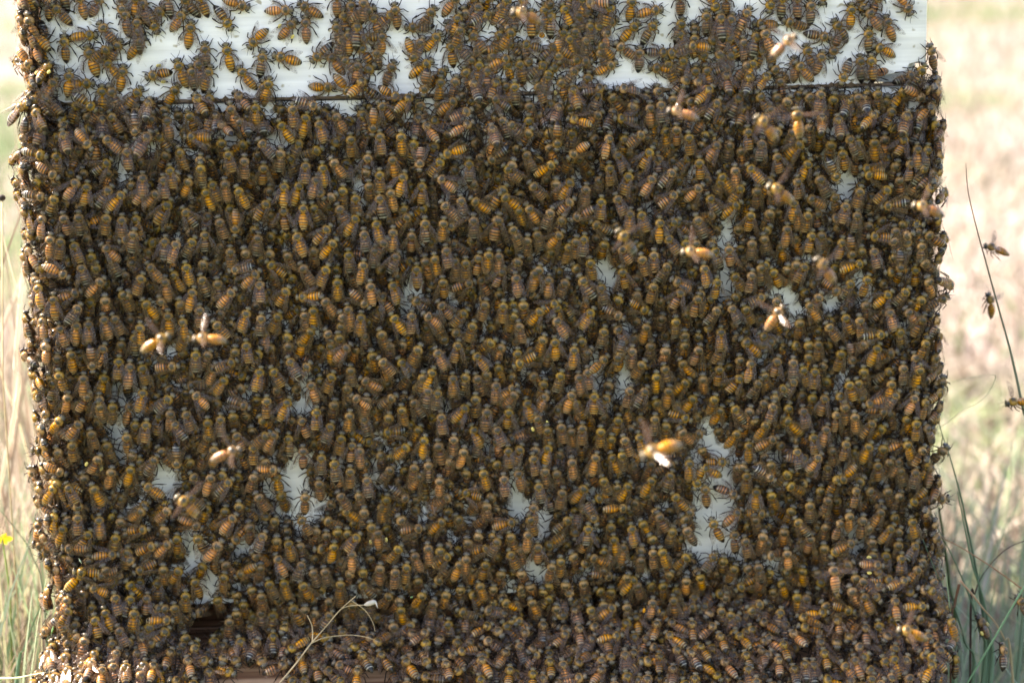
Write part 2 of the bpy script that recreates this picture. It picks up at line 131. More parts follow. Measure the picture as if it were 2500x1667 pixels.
(0,1237):"""680 30 690 250;875 50 880 260;1070 70 1060 160;1300 0 1120 140 VO;1520 -10 1390 120;490 20 470 210 O;350 100 320 270 O;580 130 520 310 O;810 185 710 360 V;1030 210 1010 370 D;1330 190 1120 220 DO;1440 140 1460 280;
1800 190 1610 110 O;2100 50 1960 210 O;1400 320 1160 430 VDO;1530 290 1350 440 O;1570 220 1550 470 V;1970 280 1780 530 O;1170 590 1390 490 DO;1610 510 1480 730 V;2030 350 2110 260 O;2070 620 2290 490 O;1990 560 1970 750;
1700 600 1790 820 V;500 490 500 660 O;760 560 600 700 VO;780 410 780 520;1060 420 820 430 O;760 690 950 770 VO;620 760 560 930;1170 750 1090 1000 D;1310 740 1280 950 V;640 860 550 1030 V;910 870 980 1090 O;830 930 880 1200 V;
1030 1030 1130 1260;1530 830 1560 1030;1640 720 1640 950;2050 740 2110 810;1900 770 1960 950;2150 810 2150 1050;2030 950 2010 1110;1700 960 1890 890 D;1510 1050 1310 1250 DO;1540 1000 1370 1000 O;980 1140 1000 1300;
660 1080 690 1190 O;880 1240 700 1430 VO;1050 1230 970 1410;1200 1230 1250 1450;1110 1360 1110 1580;900 1395 890 1580 O;1530 1240 1420 1480 V;1640 1310 1710 1540 VO;1360 1350 1320 1580 VO;830 1340 750 1570 V;600 1390 590 1580;
430 1240 430 1410 O;2110 1410 2000 1160 DO;1880 1120 1900 1270;2290 1150 2220 1290;2340 1410 2280 1300 D;280 330 470 450 O;340 440 480 460 D;120 0 120 0;560 50 590 110;850 10 700 90;540 360 680 370;1130 330 1120 460;1200 530 1120 440;1440 490 1440 640;1860 1010 1830 1080;1100 640 1180 730 O;1060 650 980 730;740 450 830 500;820 630 980 580;640 570 770 580 V;900 500 940 590;1000 740 1040 900;1340 990 1310 1100;1240 940 1210 1030;1410 840 1500 960 V;1260 1050 1240 1160;760 1110 740 1200;680 970 660 1060;560 1140 610 1240;450 1160 440 1240;1600 1150 1640 1250;1750 1160 1700 1250;1680 1190 1770 1290;480 1440 480 1570;280 1520 300 1600;720 1440 690 1570;980 1350 1010 1450;1290 1330 1250 1450;1480 1520 1560 1530;1720 1500 1700 1600;1880 1370 1790 1350;1960 1390 1980 1300 D;2080 1480 1960 1410;2220 1480 2150 1520 O;2100 1130 2130 1200;1950 460 2040 570;2210 390 2280 450;2300 480 2290 600;2200 680 2260 800;2300 730 2330 950;510 880 530 1000;560 740 530 860 O;1190 870 1180 980;600 1250 560 1340;1100 180 1100 320;2190 110 2200 200;1720 220 1760 320 D;1830 190 1830 320 D;1250 1420 1230 1560;1620 1090 1650 1190;1330 860 1420 920;2080 890 2090 980;1180 1130 1130 1200;550 1000 590 1120 O;1410 1220 1300 1180""",
(620,1237):"""965 15 940 200;1130 -30 1110 170;200 240 200 390;1085 165 1110 410 VOP;950 220 830 360;710 290 680 540 VO;870 350 860 570 O;1310 320 1190 490;1260 60 1340 180;1520 180 1290 210 DO;1710 90 1560 220 O;1420 0 1600 130;
180 400 260 570 O;440 450 370 630;110 620 210 810;250 610 300 800;610 510 670 750;765 620 750 860;920 640 1080 800 D;1120 480 1100 750 V;1250 510 1240 700;1360 470 1330 650;1400 370 1480 580;1760 400 1540 540 V;
1835 450 1760 660 VO;2060 450 2010 650 V;2120 350 1920 400 DO;2240 360 2330 540;1880 250 1900 360;60 750 160 930 VO;320 830 430 1090 V;470 670 510 890 VO;90 490 90 610;870 810 870 1030;1270 690 1400 710;1510 730 1410 910;
1600 790 1570 960;1710 720 1670 930;1290 850 1310 1040 PO;1210 990 1240 1120;970 1010 960 1180 V;700 900 580 1130 D;2170 810 2320 910 O;1720 970 1720 1160 D;2120 1030 1920 1110 DO;1780 900 1920 960;2000 900 2140 930;
540 880 540 1030;170 1080 150 1320 D;280 1290 440 1200 O;830 1270 960 1190 DO;620 1200 770 1320 DO;930 1270 1050 1480 D;1090 1260 1240 1470 V;1530 1260 1510 1170;1400 1180 1400 1090;530 1345 590 1570 V;390 1290 480 1530 O;
330 1370 60 1480 DO;600 1400 720 1490 D;920 1400 900 1580 O;1090 1460 1110 1580;1310 1320 1470 1550 VO;1680 1340 1750 1570 V;1550 1420 1500 1310 D;1770 1300 1990 1230 V;1980 1300 2120 1550 VO;2250 1240 2130 1440;
2260 1390 2250 1580 V;1920 1440 1920 1580;110 200 40 350;390 60 480 210 ;590 90 660 130;550 150 540 280;820 170 830 260;760 0 840 60;1020 110 1040 180;640 190 640 280 V;740 160 730 300 V;390 280 420 420 D;520 370 630 380 O;400 640 490 790 V;290 260 340 480;500 520 560 680;870 540 830 640;960 520 960 640;1430 600 1460 700;700 780 660 850;1230 740 1110 880;1310 780 1260 880;1640 320 1640 470;1530 300 1550 470;1880 400 1860 590;2200 540 2160 650;2290 700 2350 720;1940 500 1930 600;1980 640 2030 800;2130 200 2100 340;2340 120 2160 160 O;2180 250 2100 400;1990 200 1970 320;1740 280 1720 330;1580 700 1640 640 D;1830 680 1820 790 D;2120 670 2100 810;2290 250 2230 360;30 1180 70 1260 D;80 1380 30 1280 D;240 1120 280 1000;450 850 440 1000;1160 1130 1100 1180;1040 1230 1180 1120;1290 1280 1170 1200 D;1560 1080 1380 1200 ;1430 990 1340 1100;1620 1220 1650 1130;1800 1140 1790 1200;2000 1150 2110 1200;2200 1150 2130 1070;2080 1260 2010 1330;1100 1360 990 1340;690 1370 840 1420 V;1390 1350 1370 1280 ;1870 1430 1760 1460;1000 1480 990 1560;230 1460 250 1560;290 1490 350 1540;1440 1500 1590 1510;1600 1290 1640 1350;1700 1270 1790 1340;2180 1000 2270 1070;2330 1040 2260 970;750 1060 850 1200;690 1180 570 1130;1980 1460 2030 1570;2320 1330 2320 1420;470 1210 550 1330;790 1180 800 1290""",
(1240,1237):"""180 50 230 210;570 70 390 240 D;260 290 270 490 V;690 20 790 140 DO;710 130 690 330 VD;910 110 910 260;1080 130 1110 310;1160 100 1220 200 O;1310 30 1410 240 DO;1550 150 1680 380;930 225 960 440 O;1030 290 1000 470 O;
700 420 900 510 VO;660 620 680 800;550 385 610 510;400 470 360 640;100 540 140 650;950 610 720 590 DO;760 710 940 810;1150 590 990 760 O;1180 410 1170 600;1280 340 1290 600;1620 400 1500 520;1790 90 1880 290 DO;
1990 180 2010 400;2080 10 1900 160 O;2080 240 2120 440;1850 390 1720 550;1910 420 1900 570 D;2020 490 1950 660;1690 570 1720 770 O;1580 600 1570 820 VO;1460 550 1390 650;1360 640 1380 800;180 660 220 790;190 790 270 1010 O;
510 640 510 780;350 650 370 720;400 990 530 900 D;710 850 760 1010;1280 780 1270 990 OP;1460 760 1480 980 DO;1700 870 1560 900 O;2000 740 2180 640 DO;620 1020 650 1240 DO;50 960 200 1100;550 1080 360 1250 DO;
1020 1130 800 1180 O;1090 970 990 1090 VO;1130 990 1200 1210 DO;1330 990 1270 1190;1390 990 1560 1080 O;1620 980 1640 1180 DO;1860 1020 1670 1130 DO;1970 890 1980 1100 D;1880 850 1900 980;2200 990 2360 1070;1380 1100 1550 1230 O;
1850 1100 1950 1310 V;1460 1210 1590 1410 D;2000 1100 2170 1260 VO;1660 1200 1810 1380 V;1590 1240 1700 1430 D;1330 1270 1350 1510;1110 1230 1110 1350 D;360 1320 400 1570 V;590 1430 720 1260 V;860 1390 750 1550 VO;
920 1390 880 1230 V;1240 1330 1120 1400 D;220 1420 220 1580 V;310 1450 310 1580;1460 1380 1450 1550;1870 1330 2040 1530 VO;2080 1260 2170 1480 VD;2220 1220 2290 1410 V;1890 1540 1740 1380 VO;1030 1430 1080 1570;10 1390 30 1580;
80 1170 120 1250;190 1060 110 1170;1160 1380 1250 1360;2110 1370 2140 1500;2190 1480 2200 1570;1660 1460 1650 1570;1240 1450 1230 1560;930 1510 940 1560;700 1490 600 1510;840 1290 820 1380;1030 1240 1040 1320;1230 1200 1360 1240 O;1430 1170 1470 1200;1760 1190 1820 1270;2340 1250 2280 1320;1400 400 1420 540;1700 560 1780 740;1230 650 1290 730;1350 650 1310 740;1120 640 1180 820;1040 820 1060 930;980 850 870 930 O;300 700 330 850;120 720 130 850;430 840 430 880 D;840 800 850 880;740 230 700 330 V;300 380 400 320;460 420 460 600;30 370 60 480;850 330 840 430;1070 570 1040 650;640 560 700 480 D;790 170 740 60;1190 320 1170 420 ;1240 230 1300 330;1460 150 1440 260;1340 340 1400 520;1440 440 1400 540;2200 470 2230 650;2250 440 2350 430 ;2330 260 2260 380;2080 500 2140 570 O;2310 60 2140 60 ;2170 50 2200 150;1520 60 1560 110;1640 520 1690 630;590 300 600 200;1930 730 1920 800 D;1800 780 1890 760;1900 860 1900 1000 O;2100 870 2200 950;2290 830 2150 890;1740 980 1800 900;230 1060 250 1150 O;430 1060 540 1090;700 1020 800 1070;930 1030 850 1090;780 1110 700 1220;300 1260 200 1320;470 1330 500 1440;1560 1310 1650 1250 O;2050 920 2010 1000;2330 1150 2230 1190 O;560 830 540 720;910 690 910 780;1530 1500 1560 1560;170 1290 240 1230;140 60 260 160;0 200 50 330;110 320 120 430;180 180 170 340;800 630 850 560""",
(1850,1237):"""320 80 460 280 D;620 120 590 230;740 80 690 240;800 20 820 200;1120 -10 1030 160 O;1350 70 1390 260;1470 20 1480 180;1210 140 1090 310;1250 270 1250 390;1010 250 1020 360;480 220 430 440 V;250 350 280 590 VO;
880 290 690 380 O;30 440 140 460;630 450 700 390;1030 360 1010 500;1140 360 1130 510;1270 390 1270 600;1420 290 1320 450;1460 420 1480 570;190 620 260 830 VO;1120 520 890 510 OP;1080 640 1060 560;920 730 1000 930 VO;
1200 770 1220 1000 VO;400 510 400 720 O;740 730 630 830;870 930 670 850 V;640 930 400 950 VO;210 870 190 1050 D;550 820 610 890 D;-20 980 180 1100 V;1130 740 1060 680;1510 880 1280 880 O;1340 630 1190 700;1520 610 1610 760;
700 940 700 1170 V;780 1200 900 990 V;950 1010 960 1250 V;1110 1190 1180 1080;1540 980 1590 1110 O;1690 960 1680 1120 O;1750 1110 1680 1310 VD;280 1090 430 1280 O;210 1170 270 1350;530 1130 570 1230 O;570 1240 640 1470 V;
40 1120 160 1220 O;20 1220 70 1440 V;170 1300 210 1520 V;420 1330 430 1530;1220 1190 1170 1440 V;1330 1290 1290 1420;1070 1220 1050 1350;840 1290 900 1460 O;1290 1450 1380 1560;300 1380 350 1560;540 1500 680 1530 O;
1410 1260 1500 1320 O;1570 1340 1480 1510 O;390 520 380 640;500 530 540 660;720 580 700 640;950 590 910 740 O;850 560 870 640;1240 640 1160 640 V;1450 500 1390 600;240 160 230 300 O;60 200 40 340;580 300 590 360;700 100 720 210;930 50 920 190;960 130 1000 240 D;1190 30 1220 140;1300 0 1240 50;1270 160 1240 240;860 470 820 500;1360 620 1440 600 V;1490 700 1600 790;1400 710 1530 760 V;1400 800 1340 740 DO;1560 810 1640 870;1440 700 1380 640 D;1700 860 1640 900;1100 850 1030 780;520 730 560 660;800 680 830 740;340 730 360 860;450 740 420 850;110 830 20 860;880 900 800 1000;1060 980 1080 1090 D;1370 960 1470 1000;1500 1080 1510 1190 O;1430 1130 1360 1060 D;700 1250 700 1150 ;840 1190 930 1260 V;1000 1280 940 1330;1520 1180 1600 1240 O;1640 1210 1600 1300;1480 1270 1550 1330;1180 1280 1200 1330;720 1350 800 1420 O;930 1400 1000 1440;1030 1450 990 1560;1130 1500 1080 1570;1190 1430 1180 1530 D;90 1520 120 1560;680 1230 700 1290 O;340 1050 420 1060;130 1250 100 1340;480 1330 500 1470;1480 1420 1430 1550;30 560 20 680;100 530 110 640 D;140 690 150 800;330 960 450 990 O;1090 1300 1150 1400;60 40 80 120;140 30 240 60;320 -20 290 60;430 -40 470 60 O;560 0 620 110"""
}

# ---------------------------------------------------------------- helpers
def ray(px, py):
    return (FWD*FPX + RIGHT*(px-1250) + UP*(833.5-py)).normalized()
def unproj(px, py, y):                            # point (mm) on the vertical plane at depth y that the pixel looks at
    d = ray(px, py); return CAM + d*((y - CAM.y)/d.y)
def proj(P):
    d = P - CAM; z = d.dot(FWD); return 1250 + FPX*d.dot(RIGHT)/z, 833.5 - FPX*d.dot(UP)/z

def new_mat(name):
    m = bpy.data.materials.new(name); m.use_nodes = True
    n = m.node_tree.nodes; b = n['Principled BSDF']; return m, m.node_tree, b
def node(nt, typ, **kw):
    n = nt.nodes.new(typ)
    for k, v in kw.items(): setattr(n, k, v)
    return n
def link(nt, a, b): nt.links.new(a, b)

class MB:
    "collects vertices, faces, colours (all in mm)"
    def __init__(s): s.v = []; s.f = []; s.c = []; s.m = []
    def add(s, vs, fs, col=(1,1,1), mi=0):
        b = len(s.v); s.v += [tuple(v) for v in vs]
        if isinstance(col, list): s.c += col
        else: s.c += [col]*len(vs)
        s.f += [tuple(b+i for i in f) for f in fs]; s.m += [mi]*len(fs)
    def box(s, lo, hi, col=(1,1,1), mi=0):
        x0,y0,z0 = lo; x1,y1,z1 = hi
        vs = [(x,y,z) for z in (z0,z1) for y in (y0,y1) for x in (x0,x1)]
        s.add(vs, [(0,2,3,1),(4,5,7,6),(0,1,5,4),(2,6,7,3),(0,4,6,2),(1,3,7,5)], col, mi)
    def tube(s, pts, rad, n=5, col=(1,1,1), mi=0, flat=1.0):
        pts = [Vector(p) for p in pts]; k = len(pts)
        if not isinstance(rad, (list, tuple)): rad = [rad]*k
        vs = []; up = Vector((0.13, 0.21, 0.97))
        for i, p in enumerate(pts):
            t = (pts[min(i+1,k-1)] - pts[max(i-1,0)]).normalized()
            a = t.cross(up)
            if a.length < .2: a = t.cross(Vector((1,0,0)))
            a.normalize(); b = t.cross(a)
            for j in range(n):
                th = 2*math.pi*j/n
                vs.append(p + a*math.cos(th)*rad[i] + b*math.sin(th)*rad[i]*flat)
        fs = [(i*n+j, i*n+(j+1)%n, (i+1)*n+(j+1)%n, (i+1)*n+j) for i in range(k-1) for j in range(n)]
        fs += [tuple(range(n-1,-1,-1)), tuple((k-1)*n+j for j in range(n))]
        s.add(vs, fs, col, mi)
    def loft(s, rings, n=12, colf=None, mi=0):
        vs = []; cs = []
        for (y, rw, rh, zc, xc) in rings:
            for j in range(n):
                th = 2*math.pi*j/n
                v = (xc + rw*math.sin(th), y, zc + rh*math.cos(th)); vs.append(v)
                cs.append(colf(v, th) if colf else (1,1,1))
        k = len(rings)
        fs = [(i*n+j, (i+1)*n+j, (i+1)*n+(j+1)%n, i*n+(j+1)%n) for i in range(k-1) for j in range(n)]
        fs += [tuple(range(n)), tuple((k-1)*n+j for j in range(n-1,-1,-1))]
        s.add(vs, fs, cs, mi)
    def ellipsoid(s, c, r, n=8, k=6, col=(1,1,1), mi=0, rot=None):
        vs = []
        for i in range(k+1):
            ph = math.pi*i/k
            for j in range(n):
                th = 2*math.pi*j/n
                v = Vector((r[0]*math.sin(ph)*math.cos(th), r[1]*math.sin(ph)*math.sin(th), r[2]*math.cos(ph)))
                if rot: v = rot @ v
                vs.append(v + Vector(c))
        fs = [(i*n+j, (i+1)*n+j, (i+1)*n+(j+1)%n, i*n+(j+1)%n) for i in range(k) for j in range(n)]
        s.add(vs, fs, col, mi)
    def mesh(s, name, mats, smooth=True):
        me = bpy.data.meshes.new(name)
        me.from_pydata([tuple(c*MM for c in v) for v in s.v], [], s.f)
        a = me.color_attributes.new("tint", 'FLOAT_COLOR', 'POINT')
        a.data.foreach_set('color', np.array([(c[0],c[1],c[2],1.0) for c in s.c], dtype=np.float32).ravel())
        for m in mats: me.materials.append(m)
        me.polygons.foreach_set('material_index', s.m)
        if smooth: me.polygons.foreach_set('use_smooth', [True]*len(s.f))
        me.update(); return me

def tag(o, label=None, cat=None, group=None, kind=None):
    if label: o['label'] = label
    if cat: o['category'] = cat
    if group: o['group'] = group
    if kind: o['kind'] = kind
    return o
def obj(name, me, parent=None):
    o = bpy.data.objects.new(name, me); COL.objects.link(o)
    if parent: o.parent = parent
    return o
def empty(name, loc=(0,0,0)):
    o = bpy.data.objects.new(name, None); o.empty_display_size = .01; COL.objects.link(o); o.location = loc; return o

# ---------------------------------------------------------------- materials
def tint_mat(name, rough=.5, spec=.4, vary=.0, coat=0, noise=None, transl=0):
    m, nt, b = new_mat(name)
    at = node(nt, 'ShaderNodeAttribute', attribute_name='tint')
    src = at.outputs['Color']
    if vary:
        oi = node(nt, 'ShaderNodeObjectInfo')
        mr = node(nt, 'ShaderNodeMapRange'); mr.inputs[3].default_value = 1-vary; mr.inputs[4].default_value = 1+vary
        link(nt, oi.outputs['Random'], mr.inputs[0])
        h = node(nt, 'ShaderNodeHueSaturation'); link(nt, src, h.inputs['Color']); link(nt, mr.outputs[0], h.inputs['Value'])
        mul = node(nt, 'ShaderNodeMath', operation='MULTIPLY'); mul.inputs[1].default_value = 7.31
        fr = node(nt, 'ShaderNodeMath', operation='FRACT'); link(nt, oi.outputs['Random'], mul.inputs[0]); link(nt, mul.outputs[0], fr.inputs[0])
        m2 = node(nt, 'ShaderNodeMapRange'); m2.inputs[3].default_value = .490; m2.inputs[4].default_value = .505
        link(nt, fr.outputs[0], m2.inputs[0]); link(nt, m2.outputs[0], h.inputs['Hue'])
        m3 = node(nt, 'ShaderNodeMapRange'); m3.inputs[3].default_value = .92; m3.inputs[4].default_value = 1.15
        link(nt, fr.outputs[0], m3.inputs[0]); link(nt, m3.outputs[0], h.inputs['Saturation'])
        src = h.outputs['Color']
    if noise:
        tc = node(nt, 'ShaderNodeTexCoord'); nz = node(nt, 'ShaderNodeTexNoise'); nz.inputs['Scale'].default_value = noise
        nz.inputs['Detail'].default_value = 3
        link(nt, tc.outputs['Object'], nz.inputs['Vector'])
        mr = node(nt, 'ShaderNodeMapRange'); mr.inputs[1].default_value=.3; mr.inputs[2].default_value=.7; mr.inputs[3].default_value = .65; mr.inputs[4].default_value = 1.25
        link(nt, nz.outputs['Fac'], mr.inputs[0])
        mx = node(nt, 'ShaderNodeVectorMath', operation='SCALE'); link(nt, src, mx.inputs[0]); link(nt, mr.outputs[0], mx.inputs['Scale'])
        src = mx.outputs[0]
    link(nt, src, b.inputs['Base Color'])
    b.inputs['Roughness'].default_value = rough; b.inputs['Specular IOR Level'].default_value = spec
    b.inputs['Coat Weight'].default_value = coat
    if transl:
        tr = node(nt, 'ShaderNodeBsdfTranslucent'); link(nt, src, tr.inputs[0])
        ms = node(nt, 'ShaderNodeMixShader'); ms.inputs[0].default_value = transl
        o = nt.nodes['Material Output']
        link(nt, b.outputs[0], ms.inputs[1]); link(nt, tr.outputs[0], ms.inputs[2]); link(nt, ms.outputs[0], o.inputs[0])
    return m

M_BODY = tint_mat('bee_body', .30, .42, .3, noise=900)
M_DARK = tint_mat('bee_legs', .4, .15, .1)
M_HAIR = tint_mat('bee_hair', .7, .2, .2, transl=.45)
M_EYE = tint_mat('bee_eye', .12, .7)
M_POLLEN = tint_mat('pollen', .85, .1, noise=1500)
M_GRASS = tint_mat('grass_shoot', .6, .3, transl=.35)
M_STALK = tint_mat('dry_stalk', .7, .2, noise=120)

def wing_material():
    m, nt, b = new_mat('bee_wing'); m.use_backface_culling = False
    at = node(nt, 'ShaderNodeAttribute', attribute_name='tint')          # r along, g across
    sx = node(nt, 'ShaderNodeSeparateColor'); link(nt, at.outputs['Color'], sx.inputs[0])
    cb = node(nt, 'ShaderNodeCombineXYZ'); link(nt, sx.outputs[0], cb.inputs[0]); link(nt, sx.outputs[1], cb.inputs[1])
    mp = node(nt, 'ShaderNodeMapping'); mp.inputs['Scale'].default_value = (2.6, 3.2, 1); link(nt, cb.outputs[0], mp.inputs[0])
    vo = node(nt, 'ShaderNodeTexVoronoi', feature='DISTANCE_TO_EDGE'); vo.inputs['Scale'].default_value = 1.3
    link(nt, mp.outputs[0], vo.inputs['Vector'])
    ve = node(nt, 'ShaderNodeMapRange'); ve.inputs[1].default_value = .02; ve.inputs[2].default_value = .07; ve.inputs[3].default_value = 1; ve.inputs[4].default_value = 0
    link(nt, vo.outputs['Distance'], ve.inputs[0])
    edge = node(nt, 'ShaderNodeMath', operation='GREATER_THAN'); edge.inputs[1].default_value = .93; link(nt, sx.outputs[1], edge.inputs[0])
    vein = node(nt, 'ShaderNodeMath', operation='MAXIMUM'); link(nt, ve.outputs[0], vein.inputs[0]); link(nt, edge.outputs[0], vein.inputs[1])
    oi = node(nt, 'ShaderNodeObjectInfo')
    al = node(nt, 'ShaderNodeMapRange'); al.inputs[3].default_value = .15; al.inputs[4].default_value = .66; link(nt, vein.outputs[0], al.inputs[0])
    mixc = node(nt, 'ShaderNodeMix', data_type='RGBA'); link(nt, vein.outputs[0], mixc.inputs[0])
    mixc.inputs[6].default_value = (.16, .10, .055, 1); mixc.inputs[7].default_value = (.03, .013, .005, 1)
    link(nt, mixc.outputs[2], b.inputs['Base Color']); link(nt, al.outputs[0], b.inputs['Alpha'])
    b.inputs['Roughness'].default_value = .14; b.inputs['Specular IOR Level'].default_value = .5
    nz = node(nt, 'ShaderNodeTexNoise'); nz.inputs['Scale'].default_value = 5; link(nt, cb.outputs[0], nz.inputs['Vector'])
    bp = node(nt, 'ShaderNodeBump'); bp.inputs['Strength'].default_value = .25; bp.inputs['Distance'].default_value = .0004
    link(nt, nz.outputs['Fac'], bp.inputs['Height']); link(nt, bp.outputs[0], b.inputs['Normal'])
    return m
M_WING = wing_material()

def paint_material(name, base, dirty):
    m, nt, b = new_mat(name)
    tc = node(nt, 'ShaderNodeTexCoord')
    mp = node(nt, 'ShaderNodeMapping'); mp.inputs['Scale'].default_value = (7, 7, 220); link(nt, tc.outputs['Object'], mp.inputs[0])
    n1 = node(nt, 'ShaderNodeTexNoise'); n1.inputs['Scale'].default_value = 1.5; n1.inputs['Detail'].default_value = 4; link(nt, mp.outputs[0], n1.inputs['Vector'])
    n2 = node(nt, 'ShaderNodeTexNoise'); n2.inputs['Scale'].default_value = 18; n2.inputs['Detail'].default_value = 5; link(nt, tc.outputs['Object'], n2.inputs['Vector'])
    cr = node(nt, 'ShaderNodeMapRange'); cr.inputs[1].default_value = .5; cr.inputs[2].default_value = .75; link(nt, n2.outputs['Fac'], cr.inputs[0])
    n3 = node(nt, 'ShaderNodeTexNoise'); n3.inputs['Scale'].default_value = 260; n3.inputs['Detail'].default_value = 1; link(nt, tc.outputs['Object'], n3.inputs['Vector'])
    sp = node(nt, 'ShaderNodeMapRange'); sp.inputs[1].default_value = .68; sp.inputs[2].default_value = .76; link(nt, n3.outputs['Fac'], sp.inputs[0])
    mx = node(nt, 'ShaderNodeMix', data_type='RGBA'); mx.inputs[6].default_value = (*base, 1); mx.inputs[7].default_value = (*dirty, 1); link(nt, cr.outputs[0], mx.inputs[0])
    m2 = node(nt, 'ShaderNodeMix', data_type='RGBA'); m2.inputs[7].default_value = (.4,.36,.25,1); link(nt, mx.outputs[2], m2.inputs[6]); link(nt, sp.outputs[0], m2.inputs[0])
    st = node(nt, 'ShaderNodeMapRange'); st.inputs[1].default_value = .3; st.inputs[2].default_value = .7; st.inputs[3].default_value = .82; st.inputs[4].default_value = 1.06; link(nt, n1.outputs['Fac'], st.inputs[0])
    sv = node(nt, 'ShaderNodeVectorMath', operation='SCALE'); link(nt, m2.outputs[2], sv.inputs[0]); link(nt, st.outputs[0], sv.inputs['Scale'])
    link(nt, sv.outputs[0], b.inputs['Base Color']); b.inputs['Roughness'].default_value = .42
    bp = node(nt, 'ShaderNodeBump'); bp.inputs['Strength'].default_value = .35; bp.inputs['Distance'].default_value = .0006
    link(nt, n1.outputs['Fac'], bp.inputs['Height']); link(nt, bp.outputs[0], b.inputs['Normal'])
    return m
M_WHITE = paint_material('white_paint', (.80, .80, .75), (.62, .61, .50))
M_WHITE2 = paint_material('white_paint_lower', (.78, .78, .70), (.58, .57, .46))

def wood_material():
    m, nt, b = new_mat('pine_wood')
    tc = node(nt, 'ShaderNodeTexCoord')
    mp = node(nt, 'ShaderNodeMapping'); mp.inputs['Scale'].default_value = (3, 55, 55); link(nt, tc.outputs['Object'], mp.inputs[0])
    wv = node(nt, 'ShaderNodeTexNoise'); wv.inputs['Scale'].default_value = 5; wv.inputs['Detail'].default_value = 5; wv.inputs['Distortion'].default_value = .4
    link(nt, mp.outputs[0], wv.inputs['Vector'])
    cr = node(nt, 'ShaderNodeValToRGB'); e = cr.color_ramp.elements
    e[0].position = .36; e[0].color = (.20, .09, .045, 1); e[1].position = .60; e[1].color = (.62, .38, .23, 1)
    x = e.new(.47); x.color = (.40, .21, .11, 1)
    link(nt, wv.outputs['Fac'], cr.inputs[0]); link(nt, cr.outputs[0], b.inputs['Base Color']); b.inputs['Roughness'].default_value = .75
    bp = node(nt, 'ShaderNodeBump'); bp.inputs['Strength'].default_value = .5; bp.inputs['Distance'].default_value = .001
    link(nt, wv.outputs['Fac'], bp.inputs['Height']); link(nt, bp.outputs[0], b.inputs['Normal'])
    return m
M_WOOD = wood_material()
M_PROP, _nt, _b = new_mat('propolis'); _b.inputs['Base Color'].default_value = (.09,.05,.02,1); _b.inputs['Roughness'].default_value = .5

def ground_material():
    m, nt, b = new_mat('dry_ground')
    tc = node(nt, 'ShaderNodeTexCoord')
    n1 = node(nt, 'ShaderNodeTexNoise'); n1.inputs['Scale'].default_value = 1.7; n1.inputs['Detail'].default_value = 7; link(nt, tc.outputs['Object'], n1.inputs['Vector'])
    n2 = node(nt, 'ShaderNodeTexNoise'); n2.inputs['Scale'].default_value = 28; n2.inputs['Detail'].default_value = 6; link(nt, tc.outputs['Object'], n2.inputs['Vector'])
    cr = node(nt, 'ShaderNodeValToRGB'); e = cr.color_ramp.elements
    e[0].position = .42; e[0].color = (.09, .135, .05, 1); e[1].position = .57; e[1].color = (.29, .245, .215, 1)
    x = e.new(.48); x.color = (.18, .165, .12, 1)
    link(nt, n1.outputs['Fac'], cr.inputs[0])
    mr = node(nt, 'ShaderNodeMapRange'); mr.inputs[1].default_value = .3; mr.inputs[2].default_value = .7; mr.inputs[3].default_value = .4; mr.inputs[4].default_value = 1.3
    link(nt, n2.outputs['Fac'], mr.inputs[0])
    mx = node(nt, 'ShaderNodeVectorMath', operation='SCALE'); link(nt, cr.outputs[0], mx.inputs[0]); link(nt, mr.outputs[0], mx.inputs['Scale'])
    sp = node(nt, 'ShaderNodeSeparateXYZ'); link(nt, tc.outputs['Object'], sp.inputs[0])
    yr = node(nt, 'ShaderNodeMapRange'); yr.inputs[1].default_value = -.25; yr.inputs[2].default_value = .25; yr.inputs[3].default_value = 1; yr.inputs[4].default_value = 0
    ad = node(nt, 'ShaderNodeMath', operation='MULTIPLY_ADD'); ad.inputs[1].default_value = .6; link(nt, n1.outputs['Fac'], ad.inputs[0]); link(nt, sp.outputs[1], ad.inputs[2])
    sb = node(nt, 'ShaderNodeMath', operation='SUBTRACT'); sb.inputs[1].default_value = .3; link(nt, ad.outputs[0], sb.inputs[0]); link(nt, sb.outputs[0], yr.inputs[0])
    gm = node(nt, 'ShaderNodeMix', data_type='RGBA'); link(nt, yr.outputs[0], gm.inputs[0]); link(nt, mx.outputs[0], gm.inputs[6]); gm.inputs[7].default_value = (.07, .085, .03, 1)  # ground before the hive made dark green to weaken light bounced from below
    link(nt, gm.outputs[2], b.inputs['Base Color']); b.inputs['Roughness'].default_value = .9
    bp = node(nt, 'ShaderNodeBump'); bp.inputs['Strength'].default_value = .7; bp.inputs['Distance'].default_value = .02
    link(nt, n2.outputs['Fac'], bp.inputs['Height']); link(nt, bp.outputs[0], b.inputs['Normal'])
    return m
M_GROUND = ground_material()

